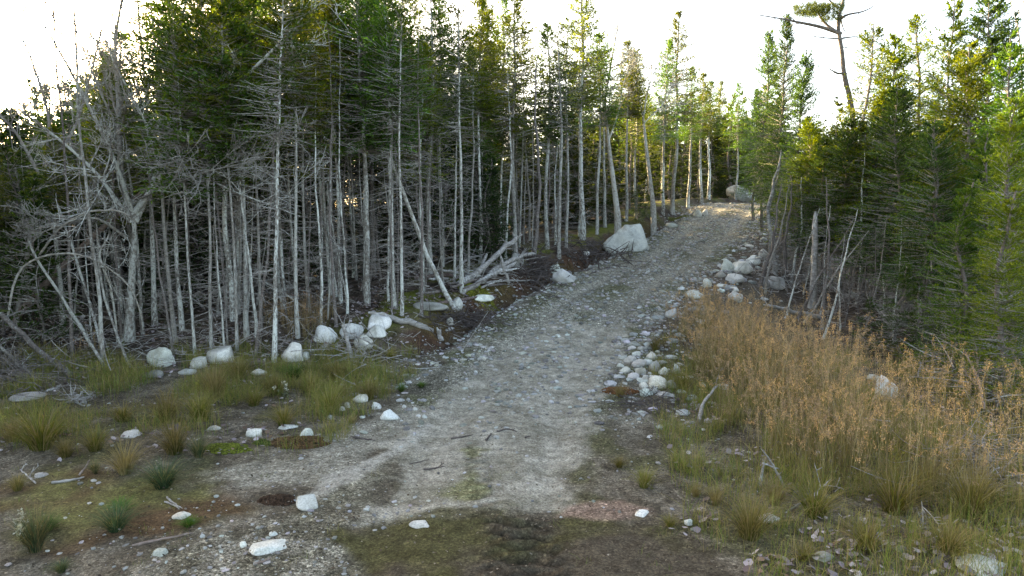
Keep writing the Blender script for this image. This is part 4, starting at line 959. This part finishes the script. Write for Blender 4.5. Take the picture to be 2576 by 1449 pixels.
for i_, (a, b, c) in enumerate(wh): log(a, b, c, mat=M_brownlog if 'dark' in c or 'rotten' in c else (M_barkd if 'smaller' in c and i_ % 2 else M_bleach), seed=60+i_, grow_n=3 if b > 8 else 0, taper=.7, group='limbs of the wood heap on the bank')
def tangle(name, u, v, ru, rv, hh, n, label, cat, mat, seed, wdt=2.2, kind=None, L=.7):
    rs = np.random.default_rng(seed); P3 = []
    c = at(u, v); k = ppm(c[1])
    uu = rs.normal(u, ru*.5, n); vv = rs.normal(v, rv*.5, n); paths = []
    t = np.linspace(0, 1, 6)
    for a, b in zip(uu, vv):
        p = at(a, min(max(b, 560), 1440)); p[2] += rs.uniform(0, hh)
        d = nrm(rs.normal(0, 1, 3)*np.array([1, 1, .45])); l = L*rs.uniform(.3, 1.)
        q = p+l*(np.outer(t, d)+np.outer(t**2, rs.normal(0, .3, 3))); g = hgt(q[:, 0], q[:, 1]); q[:, 2] = np.maximum(q[:, 2], g+.005); paths.append(q)
    mb = MB(); add_tubes(mb, np.array(paths)-c, np.outer(wdt/2/k*rs.uniform(.4, 1.3, n), 1-.7*t), 4)
    return tag(link(name, mb.mesh(name, mat, False), loc=c), label, cat, kind='stuff')
tangle('root_tangle', 1355, 695, 50, 50, .4, 300, 'dark tangle of roots and sticks beside the rounded roadside boulder', 'roots', M_twigd, 1, 3)
tangle('root_tangle', 1180, 815, 100, 24, .2, 320, 'dark roots hanging over the earth cut along the road', 'roots', M_twigd, 2, 2.5, L=.5)
tangle('root_tangle', 1500, 645, 80, 36, .3, 260, 'brown root mass under the big angular boulder', 'roots', M_twigd, 3, 3)
tangle('brush_pile', 1240, 690, 90, 50, .35, 110, 'grey sticks heaped through the uprooted wood', 'brush', M_twig, 4, 2.5)
tangle('brush_pile', 60, 950, 110, 60, .3, 260, 'grey brush lying at the far left forest foot', 'brush', M_barkd, 5, 2.2)
tangle('brush_pile', 200, 1012, 30, 18, .14, 50, 'small heap of weathered grey wood at the left among the grass', 'brush', M_bleach, 6, 4.5, L=.3)
tangle('brush_pile', 920, 900, 60, 40, .25, 60, 'loose grey sticks around the boulder cluster', 'brush', M_twig, 7, 3)
tangle('brush_pile', 1640, 1020, 90, 22, .08, 130, 'dark twigs scattered below the roadside stone pile', 'brush', M_twigd, 8, 2.4, L=.5)
tangle('brush_pile', 2480, 960, 130, 90, 0.75, 520, 'dense dead branches under the firs at the right edge', 'brush', M_twig, 9, 3)
tangle('brush_pile', 2300, 800, 170, 60, 0.8999999999999999, 640, 'grey brush lying in the gloom behind the brown grass', 'brush', M_twig, 10, 2.5)
tangle('brush_pile', 2000, 700, 110, 50, 0.6000000000000001, 400, 'grey brush around the foot of the dead poles', 'brush', M_twig, 11, 2.5)
tangle('brush_pile', 2450, 1180, 150, 70, .3, 120, 'bleached sticks among the grass at the right edge', 'brush', M_twig, 12, 3)
tangle('twigs', 400, 880, 700, 60, .25, 420, 'fallen twigs littering the floor of the forest on the left', 'twigs', M_twig, 13, 2.2, 'stuff')
# single bits of wood in the foreground
FW = [([(1757, 1058, .05), (1765, 1020, .15), (1790, 985, .25), (1805, 970, .3)], 11, 'curved bleached branch leaning at the left edge of the brown grass', 4), ([(1912, 1222, None), (1916, 1190, .15), (1922, 1162, .3)], 9, 'bone like upright bleached stick in the brown grass', 0), ([(1975, 1225, None), (1950, 1180, .2), (1925, 1140, .4)], 8, 'slanting bleached stick forming an arch in the brown grass', 3), ([(1918, 1165, .28), (1960, 1180, .2)], 6, 'short crosspiece of the bleached arch in the brown grass', 0),
 ([(332, 1372, None), (400, 1358, .02), (485, 1340, .02)], 8, 'long smooth brown stick lying on the ground at bottom left', 0), ([(130, 1215, None), (180, 1208, .02), (212, 1200, .02)], 8, 'bleached branch lying left of the spiky green tuft', 3), ([(200, 1195, .02), (215, 1175, .1), (226, 1155, .2)], 6, 'short stick standing up from the lying bleached branch', 0),
 ([(420, 1250, .02), (435, 1265, .03), (458, 1278, None)], 6, 'upper bleached splinter at the right of the tall green tuft', 0), ([(415, 1262, .02), (440, 1272, .02), (452, 1280, None)], 5, 'lower bleached splinter at the right of the tall green tuft', 0), ([(640, 1418, None), (665, 1412, .02), (682, 1402, .03)], 7, 'small curved tan stick below the long white stone', 0),
 ([(888, 1100, None), (920, 1105, .01), (945, 1108, .01)], 6, 'dark flat stick on the left edge of the sandy track', 2), ([(1135, 1103, None), (1160, 1100, .01), (1190, 1093, .02)], 5, 'thin dark stick on the sandy track left of the curl of bark', 0), ([(1222, 1108, None), (1228, 1100, .03), (1236, 1090, .02)], 6, 'dark curl of bark in the middle of the sandy track', 0), ([(1065, 1180, None), (1090, 1178, .01), (1122, 1174, .01)], 5, 'dark twig lying low on the left wheel track', 2),
 ([(1320, 1100, None), (1335, 1098, .01)], 5, 'small dark chip on the right wheel track', 0), ([(1030, 1168, None), (1060, 1160, .01), (1080, 1156, .01)], 3, 'very thin dark twig above the low one on the left wheel track', 0), ([(1250, 1085, None), (1275, 1078, .01), (1300, 1085, .01)], 5, 'dark twig lying across the far end of the sandy track', 2),
 ([(2475, 1030, D(9.6)), (2465, 960, D(10.)), (2425, 880, D(10.8))], 8, 'bare pale branch standing crooked in front of the right brush', 5), ([(2065, 800, None), (2000, 785, .1), (1920, 765, .2)], 14, 'fallen pale log below the broken bleached trunk', 3), ([(2240, 1060, .3), (2160, 1050, .3)], 4, 'thin grey twig in the brown grass right of its middle', 0),
 ([(2310, 1290, None), (2325, 1340, .03), (2318, 1260, .3)], 5, 'crooked thin bleached stick at bottom right', 3), ([(1975, 1290, None), (2040, 1250, .1), (2090, 1205, .2)], 5, 'slanting pale stick right of the bleached arch', 3), ([(90, 1215, .02), (50, 1180, .1)], 5, 'small forked pale twig at the left edge', 3), ([(150, 975, None), (110, 985, .02)], 10, 'pale brown log end at the left by the brush', 1),
 ([(1560, 918, None), (1516, 905, .02)], 5, 'pale stick beside the top of the stone pile', 0)]
for i_, (a, b, c, g) in enumerate(FW): log(a, b, c, 'branch' if 'log' not in c else 'log', 'branch' if 'log' not in c else 'log', M_twigd if 'dark' in c else (M_pine if 'tan' in c or 'brown stick' in c else M_bleach), seed=90+i_, grow_n=g, k=6, taper=.55, lr=.35)

# ------------------------------------------------------------------ grasses
def tussock_mesh(name, n, H, spread, seed, base, tip, dry=.3, wdt=.006, stiff=.85):
    rs = np.random.default_rng(seed); a = rs.uniform(0, 2*PI, n); q = rs.uniform(0, 1, n)**.7
    o = np.stack([np.cos(a)*q*spread*.22, np.sin(a)*q*spread*.22, np.zeros(n)-.01], 1); L = H*rs.uniform(.55, 1.15, n)
    out = np.stack([np.cos(a), np.sin(a), np.zeros(n)], 1)*(spread*(.2+1.1*q)*rs.uniform(.6, 1.3, n))[:, None]; t = np.linspace(0, 1, 6)
    pth = o[:, None]+out[:, None]*(t**1.6)[None, :, None]; pth[:, :, 2] += L[:, None]*(t-.42*(q[:, None]*stiff*1.6)*t**3)
    pth += rs.normal(0, .008, pth.shape)*t[None, :, None]
    side = np.stack([-np.sin(a+rs.normal(0, .6, n)), np.cos(a), np.zeros(n)], 1)
    isd = (rs.uniform(0, 1, n) < dry)[:, None, None]; tt = t[None, :, None]
    cg = np.array(base)*(1-tt)+np.array(tip)*tt; cdry = np.array([.24, .19, .10])
    col = np.where(isd, cdry, cg)*rs.uniform(.65, 1.35, (n, 1, 1)); col = np.broadcast_to(col, (n, 6, 3)).copy()
    mb = MB(); ribbons(mb, pth, nrm(side), (wdt*(1-.85*t))[None], 0, col); return mb.mesh(name, M_grass, False)
TUS = {'y': [tussock_mesh('grass', 330, .42, .30, 1, (.07, .10, .015), (.21, .19, .05), .3), tussock_mesh('grass', 280, .36, .30, 2, (.08, .11, .016), (.24, .18, .055), .35), tussock_mesh('grass', 380, .46, .33, 3, (.07, .09, .018), (.2, .15, .055), .4)],
       'g': [tussock_mesh('grass', 420, .26, .24, 4, (.035, .085, .02), (.07, .15, .035), .06, .006, .7), tussock_mesh('grass', 380, .22, .22, 5, (.03, .09, .02), (.09, .17, .035), .05, .006, .6)],
       'b': [tussock_mesh('grass', 520, .3, .26, 6, (.03, .06, .03), (.085, .125, .07), .12, .005, .6), tussock_mesh('grass', 420, .42, .22, 7, (.035, .06, .03), (.10, .13, .07), .3, .005, .4)],
       'd': [tussock_mesh('grass', 260, .5, .28, 8, (.1, .09, .03), (.27, .21, .10), .7), tussock_mesh('grass', 200, .3, .2, 9, (.3, .28, .17), (.42, .38, .25), .9, .004)]}
T = [(105, 1130, 160, 'y', 'largest yellow green tussock at the left'), (30, 1110, 80, 'd', 'brown tussock cut by the left edge'), (165, 1150, 70, 'y', 'small tussock at the right foot of the largest one'), (240, 1135, 90, 'y', 'mid sized tussock right of the largest left one'), (310, 1060, 90, 'y', 'green tussock in the middle of the left verge'), (420, 1060, 100, 'y', 'olive tussock above the thin stone slab'), (505, 1060, 110, 'y', 'wide brown green tussock near the middle of the left verge'), (315, 1190, 120, 'd', 'orange brown tussock above the brown soil on the left'), (440, 1140, 110, 'y', 'tussock of mixed dry stems left of the mossy strip'),
 (640, 1020, 80, 'y', 'yellow green tussock behind the white stone on moss'), (715, 1070, 90, 'y', 'yellow tussock right above the flat white slab'), (690, 990, 70, 'y', 'tussock left of the white flowered weed'), (830, 1035, 100, 'y', 'bright tussock next to the small white stones'), (780, 985, 80, 'y', 'brownish tussock behind the bright one by the white stones'), (740, 955, 90, 'g', 'green tussock at the forest foot near the tall rounded boulder'), (540, 1000, 110, 'd', 'brown feathery tussock behind the wide one'), (850, 955, 90, 'y', 'tussock below the grey driftwood root'), (930, 1005, 60, 'y', 'low tussock right of the rounded white stone'), (1010, 985, 40, 'g', 'small green tuft on the left road edge'), (985, 905, 50, 'y', 'tuft growing at the foot of the earth cut'), (600, 960, 80, 'y', 'olive tussock below the purple log'), (1060, 975, 40, 'g', 'tiny green tuft beside the road left of centre'),
 (410, 1225, 140, 'b', 'tall blue green tussock with dry seed stems at the left'), (305, 1290, 90, 'g', 'bright green low tussock below the tall blue green one'), (292, 1335, 120, 'b', 'round blue green cushion of fine grass'), (90, 1385, 130, 'b', 'blue green tussock in the bottom left corner'), (120, 1335, 80, 'g', 'bright green tuft behind the bottom left corner tussock'), (475, 1325, 70, 'g', 'low green tuft above the long brown stick'), (155, 1440, 60, 'b', 'small grey green tuft at the bottom edge on the left'), (500, 1150, 80, 'b', 'grey green spiky tuft with pale flowers beside the mossy strip'), (885, 1065, 60, 'e', 'pale straw tuft beside the sandy track'), (240, 1190, 50, 'b', 'dull green tuft between two tussocks at the left'), (45, 1235, 50, 'y', 'small yellow tuft on brown soil at the left edge'),
 (1620, 1225, 70, 'y', 'lone yellow green tuft right of the sandy track'), (1558, 1175, 50, 'y', 'thin brownish tuft right of the track, above the lone one'), (1885, 1355, 140, 'y', 'large yellow green tussock at bottom right of centre'), (1685, 1325, 50, 'y', 'small upright tuft beside the round white pebble'), (2020, 1410, 90, 'y', 'tussock left of the flat cream stone'), (1750, 1250, 50, 'd', 'small brown tuft beyond the lone yellow green one'), (1800, 1270, 70, 'd', 'brown tussock left of the bleached arch'), (2180, 1385, 130, 'y', 'green tussock in the middle of the bottom right'), (2385, 1400, 130, 'y', 'tussock above the large white rock in the corner'), (2050, 1300, 150, 'y', 'broad olive tussock below the tall brown grass'), (2250, 1290, 170, 'y', 'broad yellowing tussock in the right foreground'), (2440, 1300, 170, 'y', 'dark olive tussock near the right edge'), (1720, 985, 70, 'y', 'green tuft at the right end of the stone pile'), (1560, 1000, 50, 'd', 'reddish low tuft left of the stone pile foot'), (1950, 1270, 90, 'd', 'dry tussock just below the bleached arch'), (2330, 1230, 110, 'd', 'dry tussock at the foot of the tall brown grass on the right'), (1650, 880, 60, 'y', 'tuft on the right road edge above the stone pile')]
for i_, (u, v, wd, kd, lab) in enumerate(T):
    p = at(u, v); k = ppm(p[1])
    me = TUS['d'][1] if kd == 'e' else TUS[kd][0 if kd == 'd' else i_ % len(TUS[kd])]
    s = wd/k/.46
    tag(link('grass_tussock', me, loc=p, rot=(0, 0, random.uniform(0, 6)), sc=(s, s, s*random.uniform(.85, 1.1))), lab, 'grass tussock', 'grass tussocks')
def grass_stuff(name, x, y, n_per, H, lean, cols, label, cat, wdt=.006, heads=None, seed=3, zoff=0):
    rs = np.random.default_rng(seed); n = len(x)*n_per; xx = np.repeat(x, n_per)+rs.normal(0, .05, n); yy = np.repeat(y, n_per)+rs.normal(0, .05, n)
    a = rs.uniform(0, 2*PI, n); L = np.repeat(H if np.ndim(H) else np.full(len(x), H), n_per)*rs.uniform(.45, 1.2, n); ln = lean*np.abs(rs.normal(.3, .5, n)); t = np.linspace(0, 1, 6)
    o = np.stack([xx, yy, hgt(xx, yy)-.02], 1); out = np.stack([np.cos(a), np.sin(a), np.zeros(n)], 1)
    pth = o[:, None]+(out*(ln*L)[:, None])[:, None]*(t**1.7)[None, :, None]; pth[:, :, 2] += L[:, None]*(t-.3*np.clip(ln, 0, 1.3)[:, None]*t**2.5)
    side = nrm(np.stack([-np.sin(a)+rs.normal(0, .4, n), np.cos(a)+rs.normal(0, .4, n), np.zeros(n)], 1))
    ci = rs.integers(0, len(cols), n); c = np.array(cols)[ci]; tt = t[None, :, None]
    col = (c[:, 0][:, None]*(1-tt)+c[:, 1][:, None]*tt)*rs.uniform(.7, 1.5, (n, 1, 1))
    mb = MB(); ribbons(mb, pth, side, (wdt*(1-.75*t))[None], 0, col)
    if heads:
        hk = np.where((rs.uniform(0, 1, n) < heads[0]) & (L > heads[2]))[0]; m = heads[1]; top = pth[hk, -1]; dirn = nrm(pth[hk, -1]-pth[hk, -2])
        i2 = np.repeat(np.arange(len(hk)), m); s = rs.uniform(-.14, .03, len(i2))
        b = top[i2]+dirn[i2]*s[:, None]+rs.normal(0, .012, (len(i2), 3)); dd = nrm(dirn[i2]*.6+rs.normal(0, .6, (len(i2), 3)))
        hc = np.array([[.34, .23, .15], [.52, .31, .165], [.28, .2, .15]])[rs.integers(0, 3, len(hk))][i2]*rs.uniform(.7, 1.3, (len(i2), 1))
        blades(mb, b, dd, rs.uniform(.015, .04, len(i2)), .008, 0, hc)
    return tag(link(name, mb.mesh(name, M_dry, False)), label, cat, kind='stuff')
PL_tall = W([(1690, 850), (1760, 790), (1900, 830), (1990, 900), (2110, 960), (2180, 1040), (2230, 1120), (2400, 1220), (2640, 1230), (2640, 1330), (2420, 1270), (2200, 1250), (2000, 1240), (1880, 1190), (1850, 1090), (1770, 1010), (1700, 940)])
def f_tall(x, y): return (.05+.95*sst(.44, .57, fbm(x, y, 2.2, 3, 72)))*sst(-.35, .4, sdpoly(x, y, PL_tall)+(fbm(x, y, 1.5, 3, 70)-.5)*1.2)
x_, y_ = scatter(8500, 1.5, 12, 6.5, 18.5, f_tall)
Ht = .3+1.5*fbm(x_, y_, 1.9, 3, 71); Ht *= np.interp(y_, [7, 9, 14, 17], [.95, 1.1, 1.0, .75])
drc = [[(.09, .075, .035), (.30, .22, .13)], [(.12, .10, .05), (.42, .34, .22)], [(.10, .10, .035), (.28, .21, .09)], [(.09, .07, .045), (.25, .18, .125)]]
grass_stuff('tall_grass', x_, y_, 8, Ht, .85, drc, 'dense stand of tall dry brown grass with fluffy seed heads right of the road', 'dry grass', .005, (.5, 30, .55), 4)
# orange seed-head clumps near the right edge
x_, y_ = scatter(260, 5.0, 9.0, 6.3, 11.5, lambda a, b: (a > .55*b)*(a < .8*b)*1.)
grass_stuff('tall_grass', x_, y_, 4, 1.0, .3, [[(.12, .1, .04), (.33, .22, .11)]], 'scattered orange brown seed stems among the brush at the right edge', 'dry grass', .006, (.7, 30, .5), 5)
def f_low(x, y):
    s = lat(x, y); m = fbm(x, y, 1.3, 3, 75)
    left = (s < -2.0)*sst(14.3, 13.4, y)*sst(8.2, 9.6, y)*sst(.38, .56, m)
    right = (s > 2.2)*sst(16, 13, y)*sst(.4, .6, m)*sst(4.5, 6, y)
    dk = sst(.1, -.3, sdpoly(x, y, PL_dark))
    return np.clip((left+right*.8)*dk, 0, 1)
x_, y_ = scatter(34000, -13, 10, 4.6, 15, f_low)
grass_stuff('grass', x_, y_, 9, .2+.22*fbm(x_, y_, 2, 2, 76), 1.1, [[(.10, .12, .025), (.25, .22, .07)], [(.13, .11, .05), (.32, .24, .12)], [(.07, .13, .025), (.17, .21, .05)]], 'low mixed green and brown grass on the verges', 'grass', .005, None, 6)
x_, y_ = scatter(420, -8, 7, 4.5, 13.5, lambda a, b: (np.abs(lat(a, b)) > 1.2)*.8+.12)
grass_stuff('grass', x_, y_, 14, .09, 1.1, [[(.05, .09, .02), (.10, .15, .03)], [(.1, .1, .04), (.2, .18, .07)]], 'tiny grass tufts dotted over gravel and sand', 'grass', .004, None, 7)
# brown grass at the forest foot
x_, y_ = scatter(1500, -9, -3, 13.2, 15.4, lambda a, b: sst(.45, .6, fbm(a, b, .8, 2, 77))*(a > -8.6)*(a < -4))
grass_stuff('tall_grass', x_, y_, 4, .6, .5, drc, 'thin dry brown grass in front of the trunks at the forest foot', 'dry grass', .006, (.3, 14, .3), 8)
# dead leaves
def leaves(name, x, y, s0, cols, label, seed, lift=.012):
    rs = np.random.default_rng(seed); n = len(x); a = rs.uniform(0, 2*PI, n); s = s0*rs.uniform(.5, 1.2, n)
    tl = rs.normal(0, .35, (n, 2)); ang = np.arange(6)*PI/3; rr = rs.uniform(.6, 1.15, (n, 6))
    px = np.cos(ang+a[:, None])*rr*s[:, None]; py = np.sin(ang+a[:, None])*rr*s[:, None]*.8
    pz = px*tl[:, :1]+py*tl[:, 1:]+np.abs(px)*.25*rs.normal(0, 1, (n, 1))+rs.uniform(.4, 2.2, (n, 1))*lift
    V = np.stack([px+x[:, None], py+y[:, None], pz+hgt(x, y, True)[:, None]+.02], -1)
    c = np.array(cols)[rs.integers(0, len(cols), n)]*rs.uniform(.6, 1.4, (n, 1)); i0 = (np.arange(n)*6)[:, None]
    F = np.concatenate([i0+np.array([0, 1, 2, 3]), i0+np.array([0, 3, 4, 5])]); mb = MB(); mb.add(V.reshape(-1, 3), F, 0, np.repeat(c, 6, 0))
    return tag(link(name, mb.mesh(name, M_leaf, False)), label, 'leaf litter', kind='stuff')
lc = [(.20, .165, .18), (.30, .26, .275), (.12, .09, .09), (.42, .37, .39), (.18, .12, .09)]
PL_leafR = W([(1700, 1330), (1850, 1290), (2100, 1330), (2576, 1320), (2640, 1600), (1950, 1600), (1880, 1449)])
def f_lr(x, y):
    m = fbm(x, y, 1.6, 3, 80); return np.clip(sst(-.3, .3, sdpoly(x, y, PL_leafR))*sst(.36, .52, m) + .5*sst(2., 3., lat(x, y))*sst(.52, .64, m)*sst(15, 12, y), 0, 1)
x_, y_ = scatter(15000, 1, 10, 4.4, 14, f_lr); leaves('leaf_litter', x_, y_, .042, lc, 'purplish grey dead leaves drifted on the ground at bottom right', 9)
def f_ll(x, y):
    m = fbm(x, y, 1.2, 3, 81); return np.clip((lat(x, y) < -2.6)*sst(.42, .6, m)*(sst(12.6, 13.6, y)+.35*sst(8, 9, y)), 0, 1)
x_, y_ = scatter(30000, -14, 2, 7, 20, f_ll); leaves('leaf_litter', x_, y_, .04, lc, 'purplish brown dead leaves covering the forest floor on the left', 10)
x_, y_ = scatter(7000, -8, 7, 4.5, 12, lambda a, b: .25+.75*(sdpoly(a, b, PL_sand) < 0)); leaves('leaf_litter', x_, y_, .014, [(.05, .04, .03), (.09, .065, .05), (.2, .17, .14)], 'dark leaf crumbs scattered on sand and gravel', 11)
# moss cushions
def moss(u, v, wd, hd, label, col=(.10, .12, .02)):
    p = at(u, v); k = ppm(p[1]); a = wd/k/2; b = a*.7; n = int(2600*min(a, 1)); rs = np.random.default_rng(int(u))
    q = np.sqrt(rs.uniform(0, 1, n)); t = rs.uniform(0, 2*PI, n); x = p[0]+a*q*np.cos(t)*(.8+.4*vn(t*2, t*0, 3)); y = p[1]+b*q*np.sin(t); z = hgt(x, y)+(.05*(1-q*q))*(.6+.8*fbm(x, y, 9, 2, 4))
    mb = MB(); V0, F0 = ico(1); s = rs.uniform(.008, .02, n); V = V0[None]*s[:, None, None]*np.array([1, 1, .8])*(1+rs.normal(0, .2, (n, len(V0), 1)))+np.stack([x, y, z], 1)[:, None]
    c = np.array(col)*rs.uniform(.5, 1.5, (n, 1)); mb.add(V.reshape(-1, 3)-p, (F0[None]+(np.arange(n)*len(V0))[:, None, None]).reshape(-1, 3), 0, np.repeat(c, len(V0), 0))
    tag(link('moss_cushion', mb.mesh('moss_cushion', M_leaf, False), loc=p), label, 'moss')
moss(575, 1130, 120, 20, 'bright green moss cushion left of the cream rounded stone'); moss(660, 1118, 50, 10, 'darker small moss cushion beside the white stone', (.06, .08, .02)); moss(755, 1115, 150, 20, 'reddish brown moss patch around the cream rounded stone', (.10, .06, .03))
moss(1560, 985, 90, 20, 'rusty red moss patch left of the stone pile', (.15, .06, .03)); moss(1200, 735, 110, 20, 'yellow green moss on the bank in front of the wood heap', (.16, .17, .03)); moss(1140, 690, 60, 16, 'moss hummock left of the wood heap', (.12, .14, .03)); moss(1710, 548, 60, 12, 'moss on the left verge near the crest', (.13, .13, .04)); moss(700, 1262, 100, 14, 'dark brown mossy hollow beside the angular white rock', (.05, .03, .02))
# small weeds
def weed(u, v, h, label, col, flower=None, seed=1):
    p = at(u, v); rs = np.random.default_rng(seed); k = ppm(p[1]); H = h/k
    rt = bpy.data.objects.new('weed', None); C.objects.link(rt); rt.location = p
    mb = MB(); n = 5; t = np.linspace(0, 1, 6); paths = []
    for _ in range(n): paths.append(np.outer(t, np.append(rs.normal(0, .25*H, 2), H*rs.uniform(.6, 1)))+np.outer(t**2, rs.normal(0, .05, 3)))
    paths = np.array(paths); add_tubes(mb, paths, np.outer(np.full(n, .004), 1-.6*t), 4, 0, np.array([.12, .11, .05])); link('stem', mb.mesh('stem', M_grass, False), rt)
    mb = MB(); m = 60; pi = rs.integers(0, n, m); ti = rs.uniform(.2, 1, m); b = np.array([[np.interp(b_, t, paths[a_][:, j]) for j in range(3)] for a_, b_ in zip(pi, ti)])
    blades(mb, b, rs.normal(0, 1, (m, 3))+np.array([0, 0, .4]), H*.22, H*.1, 0, np.array(col)*rs.uniform(.7, 1.3, (m, 1))); link('leaves', mb.mesh('leaves', M_grass, False), rt)
    if flower:
        mb = MB(); b = np.repeat(paths[:, -1], 20, 0)+rs.normal(0, H*.06, (n*20, 3)); blades(mb, b, rs.normal(0, 1, (n*20, 3)), H*.1, H*.07, 0, np.array(flower)); link('flowers', mb.mesh('flowers', M_grass, False), rt)
    tag(rt, label, 'weed')
weed(722, 1000, 34, 'silvery white flowered weed in the middle of the left verge', (.2, .22, .16), (.55, .55, .5), 1)
weed(500, 985, 34, 'yellow leaved seedling below the small squarish boulder', (.3, .3, .06), None, 2); weed(60, 1370, 80, 'pale woolly stalked weed in the bottom left corner', (.3, .32, .26), (.45, .46, .42), 3)
weed(2255, 1175, 45, 'yellow green seedling in the gap of the tall grass on the right', (.3, .28, .05), None, 4); weed(10, 1070, 36, 'yellowish seedling at the left edge', (.3, .28, .08), None, 5); weed(1640, 1232, 16, 'tiny white flowered weed beside the lone tuft', (.1, .12, .04), (.6, .58, .5), 6)
